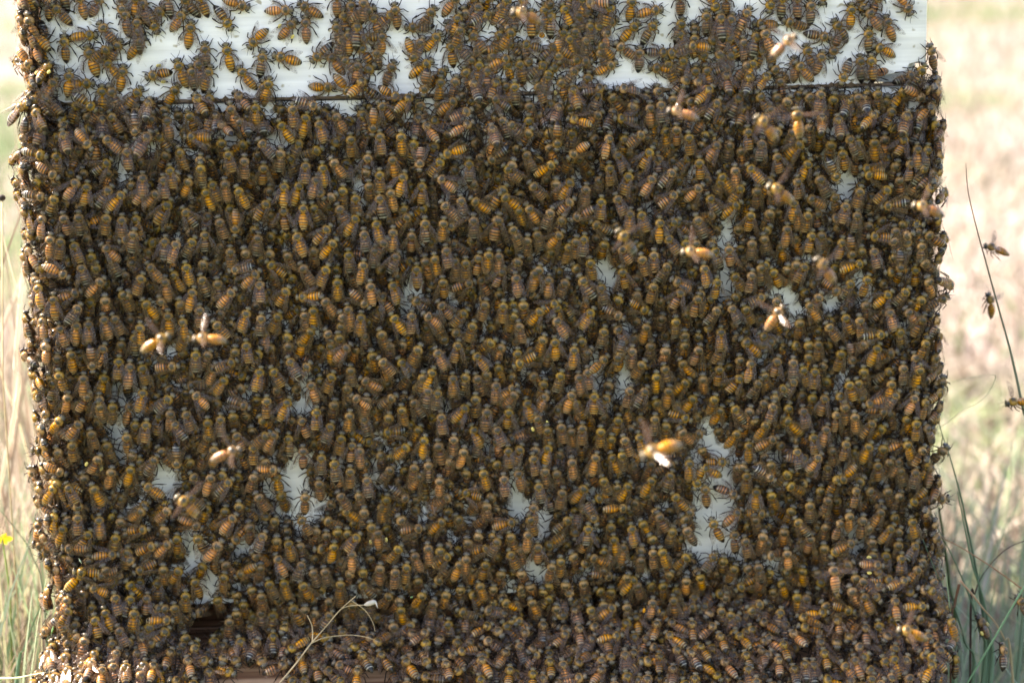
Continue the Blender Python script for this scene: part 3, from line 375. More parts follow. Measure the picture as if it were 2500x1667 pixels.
# ---------------------------------------------------------------- ground and far vegetation
def ground_z(x, y):                               # metres
    z = -0.41 + 0.012*math.sin(x*3.1)*math.cos(y*2.3)
    if y > .8: z += 0.125*(min(y, 60)-.8) + .05*math.sin(x*.7+y*.4)
    return z
def build_ground():
    ys = [-60,-20,-8,-4,-2,-1,-.6,-.3,0,.3,.6,.8,1,1.3,1.7,2.2,3,4,5,6.5,8,10,13,17,22,30,40,60,120,300]
    xs = [-300,-120,-60,-30,-15,-8,-5,-3,-2,-1.4,-1,-.7,-.4,-.2,0,.2,.4,.7,1,1.4,2,3,5,8,15,30,60,120,300]
    v = [(x, y, ground_z(x, y)) for y in ys for x in xs]; n = len(xs)
    f = [(j*n+i, j*n+i+1, (j+1)*n+i+1, (j+1)*n+i) for j in range(len(ys)-1) for i in range(n-1)]
    me = bpy.data.meshes.new('ground'); me.from_pydata(v, [], f); me.materials.append(M_GROUND)
    me.polygons.foreach_set('use_smooth', [True]*len(f))
    tag(obj('ground', me), kind='structure')
build_ground()

def blade(mb, base, h, lean, az, wid, col, tipcol=None, seg=4):
    "one grass blade in mm: base point, height, sideways reach, direction, width"
    d = Vector((math.cos(az), math.sin(az), 0)); s = Vector((-d.y, d.x, 0)); vs = []; cs = []
    if random.random() < .5: s = Vector((1, 0, 0))
    for i in range(seg+1):
        t = i/seg
        p = Vector(base) + Vector((0,0,h*(t - .12*t*t*lean/max(h,1)))) + d*lean*t*t
        wd = wid*(1-t**1.6)*.5 + .15
        vs += [p - s*wd, p + s*wd]
        c = col if tipcol is None else tuple(a*(1-t)+b*t for a, b in zip(col, tipcol)); cs += [c, c]
    mb.add(vs, [(2*i, 2*i+1, 2*i+3, 2*i+2) for i in range(seg)], cs)

STRAW = [(.30,.255,.20),(.23,.185,.14),(.44,.40,.34),(.14,.105,.08),(.35,.31,.26)]
GREEN = [(.12,.18,.06),(.10,.16,.06),(.16,.21,.08),(.11,.17,.08),(.08,.13,.05)]
def jit(c, a=.15):
    k = 1 + random.uniform(-a, a); return tuple(x*k for x in c)
rg = random.Random(5)
def field():
    mb = MB(); n = 0
    while n < 14000:
        y = .5 + 7*random.random()**1.4; hw = .40*(y+.85) + .2
        x = random.uniform(-hw, hw)
        if abs(x) < .19*(y+.8)/.8 - .02: continue
        clump = math.sin(x*2.3+1.1)*math.cos(y*1.7+x) + .5*math.sin(x*7+y*3)
        green = clump > .45 and random.random() < .75 or random.random() < .08
        c = jit(random.choice(GREEN if green else STRAW), .3)
        blade(mb, (x*1000, y*1000, ground_z(x, y)*1000-4), random.uniform(25, 110)*(.8+.12*y), random.uniform(10, 230), random.uniform(0, 6.28), random.uniform(2, 5), c, seg=3)
        n += 1
    o = obj('dry_grass', mb.mesh('dry_grass', [M_GRASS])); tag(o, 'pale dry grass field blurred behind the beehive', 'grass', kind='stuff')
field()
def near_grass():
    mb = MB()
    def tuft(x0, x1, y0, y1, n, hs, cols, wid, leanm=90):
        for _ in range(n):
            x = random.uniform(x0, x1); y = random.uniform(y0, y1)
            blade(mb, (x, y, -412), random.uniform(*hs), random.uniform(5, leanm), random.uniform(0, 6.28), random.uniform(*wid), jit(random.choice(cols), .2), seg=5)
    BG = [(.23,.33,.19),(.28,.35,.24),(.16,.25,.14),(.36,.36,.22)]
    # left of the hive
    tuft(-420,-225, 30,330, 620, (70,210), BG+STRAW[:2], (.8,2.4))
    tuft(-460,-235, 120,480, 420, (120,420), STRAW, (1.2,3), 150)
    tuft(-335,-238, 10,170, 230, (130,215), BG+STRAW[:1], (1.5,3), 60)  # denser, taller tuft added to keep the sun off the lower left bees
    # right of the hive
    tuft(232,430, -30,260, 420, (50,185), BG, (.8,2.2), 120)
    tuft(240,520, 200,600, 420, (40,180), STRAW+BG[:2], (1.5,3), 180)
    o = obj('grass_tufts', mb.mesh('grass_tufts', [M_GRASS])); tag(o, 'green and straw coloured grass growing round the foot of the beehive', 'grass', kind='stuff')
near_grass()

def smooth_path(pts, n=5):
    P = [pts[0]] + list(pts) + [pts[-1]]; out = []
    for i in range(1, len(P)-2):
        a, b, c, d = [Vector(p) for p in P[i-1:i+3]]
        for k in range(n):
            t = k/n
            out.append(.5*((2*b) + (c-a)*t + (2*a-5*b+4*c-d)*t*t + (3*b-a-3*c+d)*t**3))
    out.append(Vector(P[-1])); return out
def stalk(name, px, y, w0, w1, c0, c1, label, cat, group=None, flat=.35, extend=None, mat=None):
    "a stalk or blade through points of the photograph at depth y (mm, number or pair), width w0 -> w1"
    ya, yb = (y, y) if not isinstance(y, tuple) else y
    pts = [unproj(a, b, ya + (yb-ya)*i/(len(px)-1)) for i, (a, b) in enumerate(px)]
    if extend: pts.append(Vector(extend))
    pts = smooth_path(pts); k = len(pts)
    mb = MB(); base = pts[-1]
    vs = []; cs = []; n = 6
    rad = [max(.12, (w0 + (w1-w0)*i/(k-1))/2) for i in range(k)]
    mb2 = MB(); mb2.tube([p-base for p in pts], rad, n, flat=flat)
    cs = []
    for i in range(k):
        t = i/(k-1); cs += [tuple(a*(1-t)+b*t for a, b in zip(c0, c1))]*n
    mb2.c = cs
    o = obj(name, mb2.mesh(name, [mat or M_GRASS])); o.location = base*MM
    return tag(o, label, cat, group)
GG = 'green grass blades beside the hive'
DG = (.13,.22,.13); LG = (.19,.29,.19)
stalk('grass_shoot', [(2358,398),(2364,470),(2385,560),(2407,640),(2440,760),(2470,870),(2500,1010),(2530,1160)], 10, .35, 2.4, (.30,.20,.17), (.20,.30,.20),
      'tall thin grass stalk, purple at its tip, arching down the right edge of the photo', 'grass blade', GG, extend=(262,30,-412))
stalk('grass_shoot', [(2284,994),(2300,1060),(2320,1118),(2343,1200),(2356,1260),(2385,1400),(2400,1500),(2410,1640)], 15, .5, 2.6, LG, DG,
      'long upright green blade right of the hive, its pointed tip highest of the lower clump', 'grass blade', GG, extend=(232,20,-412))
stalk('grass_shoot', [(2254,1225),(2303,1314),(2336,1381),(2370,1464),(2392,1541),(2403,1640)], 0, .7, 2.6, LG, DG,
      'green blade starting at the hive edge and bending down to the right', 'grass blade', GG, extend=(228,0,-412))
stalk('grass_shoot', [(2338,1200),(2358,1300),(2375,1380),(2397,1450),(2415,1541),(2419,1660)], 5, .8, 2.8, (.16,.28,.16), LG,
      'straight green blade crossing in front of the other stems at lower right', 'grass blade', GG, extend=(236,5,-412))
stalk('grass_shoot', [(2530,1395),(2498,1436),(2430,1553),(2361,1667),(2330,1720)], -30, 2.6, 3.4, (.22,.38,.22), (.20,.36,.18),
      'broad bright green blade slanting up to the right at the bottom right corner', 'grass blade', GG, extend=(205,-30,-412))
stalk('grass_shoot', [(2253,1316),(2303,1441),(2331,1486),(2356,1569),(2375,1667)], -10, .6, 2.2, LG, DG,
      'green blade hugging the right end of the landing board', 'grass blade', GG, extend=(215,-10,-412))
stalk('grass_shoot', [(2292,1237),(2300,1290),(2310,1360),(2318,1430),(2330,1560)], 60, 1.6, 2.4, (.12,.19,.08), (.12,.19,.08),
      'dark green upright stem just behind the right edge of the hive', 'grass blade', GG, extend=(235,60,-412))
stalk('grass_stalk', [(2253,951),(2333,930),(2422,914),(2426,935),(2400,975),(2350,1003),(2300,1040),(2262,1062)], 20, .5, .9, (.25,.30,.20), (.40,.42,.30),
      'thin looping dry stem touching the right side of the hive', 'grass stalk')
stalk('grass_stalk', [(2262,1290),(2300,1312),(2347,1336),(2430,1389),(2500,1440),(2560,1480)], -5, 1.0, 2.2, (.34,.16,.11), (.50,.30,.16),
      'pinkish brown stem slanting down to the right from the hive edge', 'grass stalk', extend=(330,20,-412))
stalk('grass_stalk', [(2530,1312),(2498,1321),(2458,1339),(2420,1375),(2393,1414),(2380,1450),(2370,1500)], 10, 1.4, 1.2, (.06,.04,.04), (.10,.06,.05),
      'dark brown arched stem in the grass right of the hive', 'grass stalk', extend=(240,10,-412))
stalk('grass_shoot', [(2345,1417),(2375,1452),(2403,1488),(2430,1519),(2452,1560),(2470,1620)], -15, 2.2, 1.2, (.55,.36,.24), (.42,.38,.22),
      'faded pinkish straw blade bent over among the green blades at right', 'grass blade', extend=(262,-15,-412))
stalk('grass_stalk', [(2342,1425),(2336,1450),(2330,1480),(2322,1560)], -12, 2.0, .8, (.20,.09,.05), (.16,.09,.05),
      'short red brown stem hanging beside the landing board', 'grass stalk', extend=(222,-12,-412))
stalk('straw_stalk', [(88,560),(68,590),(58,640),(50,720),(44,800),(36,900),(30,1040)], 120, 1.0, 2.4, (.60,.56,.46), (.60,.56,.46),
      'bright bleached straw stalk standing left of the hive', 'straw stalk', extend=(-330,130,-412))
stalk('straw_stalk', [(-10,1655),(40,1654),(70,1648),(112,1640)], -20, 3.4, 1.0, (.62,.64,.42), (.70,.70,.48),
      'pale green flat straw leaf lying at the bottom left corner', 'straw stalk')
stalk('straw_stalk', [(-10,880),(60,1080),(110,1330)], 170, 1.2, 1.2, (.8,.72,.52), (.8,.72,.52),
      'thin pale stalk leaning towards the left side of the hive', 'straw stalk', extend=(-255,170,-412))
stalk('grass_shoot', [(0,1245),(45,1300),(80,1360),(110,1500)], 40, 1.2, 1.8, (.14,.2,.12), (.14,.2,.12),
      'dark green blade bending towards the lower left side of the hive', 'grass blade', GG, extend=(-236,40,-412))
stalk('grass_shoot', [(125,1430),(90,1500),(60,1580),(40,1667)], 10, .8, 2.2, (.2,.32,.2), (.16,.27,.17),
      'green blade leaning right against the bees at the bottom left', 'grass blade', GG, extend=(-262,10,-412))
def flower():
    c = unproj(6, 1316, 60); r = empty('yellow_flower', c*MM)
    tag(r, 'small yellow flower at the left edge of the photo', 'flower')
    for k in range(5):
        mb = MB(); a = k*1.256
        d = Vector((math.cos(a), .2, math.sin(a)*.55)); s = Vector((-math.sin(a), .1, math.cos(a)))
        mb.add([Vector((0,0,0)), d*3+s*1.6, d*6, d*3-s*1.6, d*3+Vector((0,-.8,0))], [(0,1,4),(1,2,4),(2,3,4),(3,0,4)], (.85,.62,.03))
        obj('petal', mb.mesh('petal', [M_GRASS]), r)
    mb = MB(); mb.tube([(0,0,0),(2,0,-30),(-3,0,-130)], .5, 5, (.2,.28,.08)); obj('stem', mb.mesh('stem', [M_GRASS]), r)
flower()
def seed_bud():
    c = unproj(5, 483, 60); r = empty('seed_bud', c*MM); tag(r, 'dark round seed bud at the left edge of the photo', 'seed bud')
    mb = MB(); mb.ellipsoid((0,0,0), (1.9,1.9,1.7), col=(.03,.025,.02)); obj('bud', mb.mesh('bud', [M_STALK]), r)
    mb = MB(); mb.tube([(0,0,-1),(-6,0,-90),(-9,0,-420)], .4, 5, (.4,.34,.2)); obj('stem', mb.mesh('stem', [M_STALK]), r)
seed_bud()

# ---------------------------------------------------------------- the hive
W = 206.5; ZB = -244.0; ZE = -266.0; SL = math.tan(R(35))
def hive():
    r = empty('beehive', (0, .25, -.30)); base = Vector((0, 250, -300))
    tag(r, 'white painted wooden beehive of stacked boxes covered with honeybees', 'beehive')
    def part(name, mb, mat, bev=0, parent=r, loc=None):
        mb.v = [tuple(Vector(v)-base) for v in mb.v]
        o = obj(name, mb.mesh(name, [mat], smooth=False), parent)
        if bev:
            b = o.modifiers.new('bevel', 'BEVEL'); b.width = bev*MM; b.segments = 2
        return o
    # upper box: front board with a chipped lower right corner, sides and back
    D2 = 505
    def front(zt, zb, x0, x1, chips, name, mat, y0, parent):
        out = [(x0, zt), (x0, zb)] + chips + [(x1, zt)]
        mb = MB(); n = len(out)
        vs = [(x, y0, z) for x, z in out] + [(x, y0+19, z) for x, z in out]
        fs = [tuple(range(n)), tuple(range(2*n-1, n-1, -1))] + [(i, n+i, n+(i+1)%n, (i+1)%n) for i in range(n)]
        mb.add(vs, fs); return part(name, mb, mat, .5, parent)
    boxes = []
    for zt, zb, k in ((168, 0.6, 0), (-2.2, ZB, .6)):
        a, b_ = W-k, D2
        pl = [(-a, 18.3), (-a, b_), (a, b_), (a, 18.3), (a-19, 18.3), (a-19, b_-19), (-a+19, b_-19), (-a+19, 18.3)]
        mb = MB(); n = 8; zt -= .3
        mb.add([(x, y, zb) for x, y in pl] + [(x, y, zt) for x, y in pl],
               [(0,1,6,7), (1,2,5,6), (2,3,4,5), (15,14,9,8), (14,13,10,9), (13,12,11,10)] + [(i, n+i, n+(i+1)%n, (i+1)%n) for i in range(n)])
        boxes.append(part('hive_box', mb, M_WHITE))
    chips = [(168, 0), (181, 0.3), (182, 3.2), (190, 4.6), (197, 5.5), (198.5, 9), (203, 10), (W, 9)]
    front(168, 0, -W, W, chips, 'front_board', M_WHITE, -.9, boxes[0])
    lo = front(-1.6, ZB, -W+.6, W-.6, [(W-.6, ZB)], 'front_board', M_WHITE2, 0, boxes[1])
    mb = MB(); mb.box((-W-8, -8, 170), (W+8, D2+8, 186)); part('lid', mb, M_WHITE, 1)
    mb = MB(); mb.box((W-9, -1.25, 44.2), (W-.2, -.93, 44.6)); mb.box((W-26, -1.25, 40.1), (W-.2, -.93, 40.4)); part('joint_line', mb, M_WOOD)
    # uneven propolis along the joint
    mb = MB(); rp = random.Random(3); vs = []; n = 260
    for i in range(n+1):
        x = -W+1 + (2*W-4)*i/n; h = .25 + max(0, rp.gauss(0, .35)) + (1.1 if rp.random() < .05 else 0)
        vs += [(x, -1.25-rp.uniform(0, .5), .1+h), (x, -1.25-rp.uniform(0, .4), -.5-h*.7), (x, .2, -1.2)]
    fs = [(3*i+k, 3*i+k+1, 3*i+k+4, 3*i+k+3) for i in range(n) for k in (0, 1)]
    mb.add(vs, fs); part('propolis_line', mb, M_PROP, 0, boxes[0])
    # frames of comb inside, seen as dark behind the entrance
    mb = MB(); mb.box((-W, 30, ZE-18), (W, D2, ZE)); mb.box((-W, 0, ZE-18), (-W+16, D2, ZB-.4)); mb.box((W-16, 0, ZE-18), (W, D2, ZB-.4))
    mb.box((-W+16, 90, ZE), (W-16, 100, ZB-1))
    bb = part('bottom_board', mb, M_WOOD, .6)
    # sloping landing board
    mb = MB(); L = 150; th = 17
    ys = 30; yf = -L*math.cos(R(35)); zf = ZE - L*math.sin(R(35))
    pr = [(30, ZE-.5), (0, ZE-.5), (yf, zf), (yf+th*.5, zf-th*.8), (4, ZE-19), (30, ZE-19)]
    x0, x1 = -W+17, W-2; n = len(pr)
    vs = [(x0, y, z) for y, z in pr] + [(x1, y, z) for y, z in pr]
    mb.add(vs, [tuple(range(n)), tuple(range(2*n-1, n-1, -1))] + [(i, (i+1)%n, n+(i+1)%n, n+i) for i in range(n)])
    part('landing_board', mb, M_WOOD, .8, bb)
    for x in (-150, 150):
        mb = MB(); mb.box((x-20, 40, -412), (x+20, D2, ZE-19)); part('stand_rail', mb, M_WOOD)
hive()

# ---------------------------------------------------------------- the honeybee
AMB = (.38,.155,.026); ORA = (.52,.22,.026); BRN = (.15,.065,.018); BLK = (.012,.009,.006); BAND = (.40,.31,.16); TAN = (.27,.155,.055); GREY = (.32,.31,.25)
def mixc(a, b, t): return tuple(x*(1-t)+y*t for x, y in zip(a, b))
SEG_Y = [0.1, -1.35, -2.75, -4.15, -5.45, -6.7, -8.2]
def abdomen_colour(kind):
    def f(v, th):
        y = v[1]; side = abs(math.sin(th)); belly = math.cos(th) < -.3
        for i in range(6):
            if y > SEG_Y[i+1] or i == 5:
                t = (SEG_Y[i]-y)/(SEG_Y[i]-SEG_Y[i+1]); break
        if kind == 'amber':
            base = [ORA, ORA, ORA, AMB, BRN, BLK][i]; rim = [BRN, BLK, BLK, BLK, BLK, BLK][i]; hb = [None, None, None, BAND, BAND, BAND][i]
        elif kind == 'mid':
            base = [BRN, AMB, AMB, mixc(AMB,BRN,.6), BRN, BLK][i]; rim = BLK; hb = [None, TAN, TAN, BAND, BAND, None][i]
        else:
            base = [BRN, mixc(BRN,AMB,.4), BRN, BLK, BLK, BLK][i]; rim = BLK; hb = [BAND, BAND, BAND, GREY, GREY, None][i]
        if belly: return mixc(base, (.05,.03,.015), .7)  # brown underside, coloured darker to deepen the shade between bees
        if t > .78: return rim
        if hb and t < .30: return mixc(hb, base, .15)
        if t > .55 and kind != 'amber': return mixc(base, rim, .6)
        return base
    return f
FUZZ = (.39,.245,.08)
def thorax_colour(v, th):
    x, y, z = v
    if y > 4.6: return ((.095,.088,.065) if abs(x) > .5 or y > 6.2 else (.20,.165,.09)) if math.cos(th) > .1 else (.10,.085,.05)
    if z < 0: return (.045,.032,.016)  # lower thorax painted dark, adding shade to the gaps between bees
    if z > .8:
        q = (x/1.55)**2 + ((y-2.65)/1.35)**2
        if q < 1.3: return mixc((.045,.040,.022), FUZZ, max(0, min(1, (q-.75)/.55)))
    return FUZZ
def ring(prof, y):
    for a, b in zip(prof, prof[1:]):
        if b[0] <= y <= a[0]:
            t = (a[0]-y)/(a[0]-b[0]); t = t*t*(3-2*t) if False else t
            return tuple(a[k]*(1-t)+b[k]*t for k in range(1, 4))
    return prof[-1][1:]
def body_mesh(kind, pose, curve, hairs=1.0, fly=False):
    rnd = random.Random(hash((kind, pose)) % 1000 + pose*7)
    mb = MB()
    # head .. neck .. thorax .. waist .. abdomen as one surface:  y, half width, half height, axis height
    prof = [(6.75,.25,.2,-.1),(6.55,1.2,1.0,-.1),(6.05,1.85,1.5,-.15),(5.45,1.95,1.65,-.15),(4.95,1.45,1.25,-.1),(4.6,.65,.6,0),
            (4.4,.9,.9,.1),(4.05,1.6,1.6,.2),(3.4,2.2,2.0,.3),(2.5,2.38,2.15,.35),(1.5,2.15,1.95,.3),(.8,1.3,1.3,.1),(.45,.6,.6,-.1),(.25,.55,.55,-.15)]
    fill = [(0.1,1.0,.95,-.15),(-.5,1.85,1.7,-.15),(-1.3,2.16,1.95,-.2),(-2.8,2.32,2.06,-.25),(-4.2,2.26,2.0,-.35),(-5.5,1.98,1.75,-.5),(-6.7,1.42,1.25,-.75),(-7.6,.8,.72,-1.0),(-8.2,.12,.12,-1.2)]
    if fly: fill = [(a, b*.96, c*.96, d - .10*(abs(a)) ) for a, b, c, d in fill]
    rings = []
    for a, b in zip(prof, prof[1:]):
        k = max(1, int((a[0]-b[0])/.36))
        rings += [tuple(p*(1-i/k)+q*i/k for p, q in zip(a, b)) + (0,) for i in range(k)]
    rings.append(prof[-1] + (0,))
    ac = abdomen_colour(kind); y = .1
    while y > -8.1:
        w_, h_, z_ = ring(fill, y)
        for i in range(6):
            if SEG_Y[i+1] <= y <= SEG_Y[i]:
                t = (SEG_Y[i]-y)/(SEG_Y[i]-SEG_Y[i+1]); k = 1 + .035*t - .02
                w_ *= k; h_ *= k; break
        rings.append((y, w_, h_, z_, curve*(y/7.3)**2)); y -= .235
    rings.append((-8.2, .1, .1, -1.2 - (.82 if fly else 0), curve*1.26))
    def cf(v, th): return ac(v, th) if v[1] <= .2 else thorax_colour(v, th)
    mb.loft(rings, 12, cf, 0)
    # eyes, antennae, jaws
    for s in (-1, 1):
        mb.ellipsoid((s*1.5, 5.75, .05), (.62,.72,1.25), 8, 6, (.012,.010,.009), 3)
        a = rnd.uniform(-.3, .3)
        mb.tube([(s*.4,6.6,.2),(s*.9,7.4,.6),(s*(1.1+a),7.6,.55),(s*(1.7+a),8.6,.1),(s*(2.2+a),9.6,-.5)], [.12,.1,.1,.1,.08], 4, (.02,.016,.012), 1)
    mb.ellipsoid((0, 6.6, -1.2), (.5,.35,.5), 6, 4, (.05,.035,.02), 1)
    LC = (.014,.009,.006); LB = (.05,.026,.01)
    for s in (-1, 1):
        j = lambda a=.45: rnd.uniform(-a, a)
        if fly:
            legs = [[(s*1,3.8,-1.4),(s*1.9,4.6,-2.2),(s*1.6,3.8,-3.2),(s*1.5,3.2,-3.9)],
                    [(s*1.2,2.6,-1.6),(s*2.6,2.0,-2.8),(s*2.3,.6,-4.0),(s*2.2,-.4,-4.7)],
                    [(s*1.2,1.4,-1.5),(s*2.3,-.2,-2.6),(s*2.5,-2.6,-4.0),(s*2.4,-4.4,-5.2)]]
        else:
            legs = [[(s*1,3.8,-1.1),(s*2.5,5+j(),0),(s*3.2,6.7+j(),-1.7),(s*(3.5+j()),7.9+j(),-2.7)],
                    [(s*1.3,2.6,-1.3),(s*4.1,2.5+j(),-.2),(s*5.4,1.2+j(),-2.0),(s*(6.1+j()),.3+j(.8),-2.7)],
                    [(s*1.2,1.4,-1.3),(s*3.5,-.2+j(),.1),(s*4.8,-3.2+j(),-1.5),(s*(5.3+j()),-5.3+j(.8),-2.7)]]
        for i, L in enumerate(legs):
            c = LC
            mb.tube([L[0], L[1]], [.34,.26], 5, LB, 1); mb.tube([L[1], L[2]], [.24,.36 if i == 2 else .24], 5, c, 1)
            mb.tube([L[2], Vector(L[2]).lerp(Vector(L[3]), .5), L[3]], [.28 if i == 2 else .2,.14,.08], 4, c, 1)
    # hairs
    def hair(p, n, l, wd, c):
        p = Vector(p); n = Vector(n).normalized(); t = n.cross(Vector((rnd.uniform(-1,1), rnd.uniform(-1,1), rnd.uniform(-1,1))))
        if t.length < .05: return
        t.normalize(); n = (n + Vector((rnd.uniform(-.5,.5), rnd.uniform(-.7,.2), rnd.uniform(-.5,.5)))).normalized()
        mb.add([p - t*wd, p + t*wd, p + n*l], [(0,1,2)], [c, c, mixc(c, (.55,.40,.19), .45)], 2)
    for _ in range(int(330*hairs)):
        yy = rnd.uniform(.7, 4.4); w_, h_, z_ = ring(prof, yy); th = rnd.uniform(-1.75, 1.75)
        x_, zz = w_*math.sin(th), h_*math.cos(th)
        if zz > .9 and abs(x_) < 1.2 and 1.5 < yy < 3.7 and rnd.random() < .92: continue
        hair((x_*.97, yy, z_+zz*.97), (math.sin(th), (yy-2.5)*.35, math.cos(th)), rnd.uniform(.45, .85), .09, jit(FUZZ, .25))
    for _ in range(int(110*hairs)):
        yy = rnd.uniform(4.8, 6.6); w_, h_, z_ = ring(prof, yy); th = rnd.uniform(-.9, .9)
        hair((w_*math.sin(th)*.95, yy, z_+h_*math.cos(th)*.95), (math.sin(th), .4, math.cos(th)), rnd.uniform(.2,.45), .07, jit((.34,.27,.14), .3))
    for _ in range(int(150*hairs)):
        yy = rnd.uniform(-7.6, 0); w_, h_, z_ = ring(fill, yy); th = rnd.choice((-1,1))*rnd.uniform(.9, 2.0)
        hair((w_*math.sin(th)*.98 + curve*(yy/7.3)**2, yy, z_+h_*math.cos(th)*.98), (math.sin(th), -.6, math.cos(th)*.8), rnd.uniform(.2,.45), .06, jit((.45,.36,.2), .25))
    st = (1.0, 1.07, .93)[pose] if pose < 3 else 1.0
    mb.v = [(x, y*st, z) if y < 0 and abs(x) < 2.9 else (x, y, z) for x, y, z in mb.v]
    return mb
KINDS = ('amber', 'mid', 'dark')
BODY = {}
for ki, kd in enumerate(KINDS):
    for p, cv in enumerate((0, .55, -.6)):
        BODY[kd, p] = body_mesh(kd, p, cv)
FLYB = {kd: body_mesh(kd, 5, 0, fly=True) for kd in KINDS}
MATS = [M_BODY, M_DARK, M_HAIR, M_EYE]

def wing_mb(side, s=1.0):
    "fore and hind wing coupled, root at origin, pointing to -y"
    mb = MB()
    def sheet(L, wd, lead, z0, ang):
        n = 9; vs = []; cs = []
        ca, sa = math.cos(ang), math.sin(ang)
        for i in range(n+1):
            t = i/n
            wl = lead*(1 - (2*t-1)**4*.6)*min(1, t*6+.15); wt = wd*math.sin(math.pi*min(1, .12+t*.8)**1.15)*(1 if t < .93 else .6)
            for q in (0, .5, 1):
                x = side*(wl*(1-q) - wt*q + lead*.5); y = -L*t
                z = z0 + .25*math.sin(q*3.1) + .35*t*(1-t)
                vs.append((x*ca - side*y*sa, side*x*sa*side + y*ca, z)); cs.append((t*L/3, abs(q*2-1)*.2 + q*.7 if q != 0 else .97, .5))
        fs = [(3*i+k, 3*i+k+1, 3*i+k+4, 3*i+k+3) for i in range(n) for k in (0, 1)]
        mb.add(vs, fs, cs)
    sheet(9.9*s, 2.15, .75, .12, 0); sheet(7.0*s, 1.8, .5, -.12, .0)
    return mb
WING_MB = {1: wing_mb(1), -1: wing_mb(-1)}
WING_ME = {s: WING_MB[s].mesh('wing', [M_WING]) for s in (1, -1)}
BODY_ME = {k: m.mesh('honeybee', MATS) for k, m in BODY.items()}
FLY_ME = {k: m.mesh('honeybee', MATS) for k, m in FLYB.items()}
def wing_matrix(side, ang, lift=3, roll=0):
    "ang: opening from the body axis in degrees"
    M = Matrix.Translation(Vector((side*1.55, 2.3, 1.75))*MM)
    return M @ Matrix.Rotation(R(ang)*side, 4, 'Z') @ Matrix.Rotation(R(-lift), 4, 'X') @ Matrix.Rotation(R(-roll)*side, 4, 'Y')
POL = {}
for nm, c in (('yellow', (.72,.60,.18)), ('orange', (.80,.34,.02))):
    mb = MB(); mb.ellipsoid((0,0,0), (.85,1.35,.8), 8, 6, c); POL[nm] = mb.mesh('pollen_load', [M_POLLEN])

def add_bee(M, kind, pose, wa, label, group, pollen=None, fly=False, lift=(3, 3), roll=0, name='honeybee'):
    o = obj(name, (FLY_ME[kind] if fly else BODY_ME[kind, pose])); o.matrix_world = M
    tag(o, label, 'honeybee', group)
    for s, a, l in ((-1, wa[0], lift[0]), (1, wa[1], lift[1])):
        w_ = obj('wing', WING_ME[s], o); w_.matrix_parent_inverse = Matrix(); w_.matrix_basis = wing_matrix(s, a, l, roll)
    if pollen:
        for s in (-1, 1):
            p = obj('pollen_load', POL[pollen], o); p.location = Vector((s*4.1, -1.6, .2))*MM if not fly else Vector((s*2.5,-1.4,-3.2))*MM
    return o

# ---------------------------------------------------------------- the surface the cluster follows (mm out from the hive front)
def depth_at(X, Z):
    D = 3.0
    if Z < 2: D = 6.0
    if Z < -12: D = 9.5 + 2.0*(math.sin(X/23+1)*math.cos(Z/31) + .6*math.sin(X/12+Z/17)) - (5*math.exp(-((Z+246)/13)**2) if -150 < X < 165 else 0)
    t = (-256 - Z)
    if t > 0: D += t/SL
    D += 14*math.exp(-((X+186)/34)**2 - ((Z+272)/32)**2) if Z < 0 else 0
    D += 15*math.exp(-((X-192)/40)**2 - ((Z+258)/22)**2) if Z < 0 else 0
    if X < -W+30 and Z < 20: D += 5*min(1, (-W+30-X)/25)
    low = max(0, min(1, (-235-Z)/20))
    if X < -W+3:
        s = min(.985, (-W+3-X)/(19+7*low)); D -= 22*(1-math.sqrt(1-s*s))
    if X > W-2:
        s = min(.985, (X-W+2)/(10+12*low)); D -= 16*(1-math.sqrt(1-s*s))
    return D
def surf(px, py, extra=0):
    y = -6.0
    for _ in range(9):
        P = unproj(px, py, y)
        yn = -(depth_at(P.x, P.z) + extra); y = .5*y + .5*yn
    P = unproj(px, py, y); return P
def normal_at(P):
    e = 2.0
    gx = (depth_at(P.x+e, P.z) - depth_at(P.x-e, P.z))/(2*e); gz = (depth_at(P.x, P.z+e) - depth_at(P.x, P.z-e))/(2*e)
    gx = max(-3, min(3, gx)); gz = max(-1.6, min(1.6, gz))
    # surface y = -D: outward normal ~ (-(-gx)...)
    return Vector((-gx, -1, -gz)).normalized()
def bee_matrix(head, tail_dir, N, tilt, scale, twist=0):
    "head: point of the face, tail_dir: direction from tail to head, N: outward normal"
    y = (tail_dir - N*tail_dir.dot(N)).normalized()
    x = y.cross(N)
    y2 = y*math.cos(tilt) + N*math.sin(tilt); z2 = x.cross(y2)
    Rm = Matrix((x, y2, z2)).transposed().to_4x4() @ Matrix.Rotation(twist, 4, 'Y')
    org = head - y2*6.6*scale
    return Matrix.Translation(org*MM) @ Rm @ Matrix.Scale(scale, 4)

rnd = random.Random(77)
bees = []                                          # head px, tail px, flags, M, centre px
seen = []
for (ox, oy), txt in TILES.items():
    for s in txt.replace('\n', '').split(';'):
        p = s.split()
        if len(p) < 4: continue
        hx, hy, tx, ty = [float(a)/3.618 for a in p[:4]]
        hx += ox; tx += ox; hy += oy; ty += oy
        fl = p[4] if len(p) > 4 else ''
        if math.hypot(hx-tx, hy-ty) < 3: continue
        if any(abs(hx-a) < 13 and abs(hy-b) < 13 for a, b in seen): continue
        seen.append((hx, hy)); bees.append([hx, hy, tx, ty, fl])

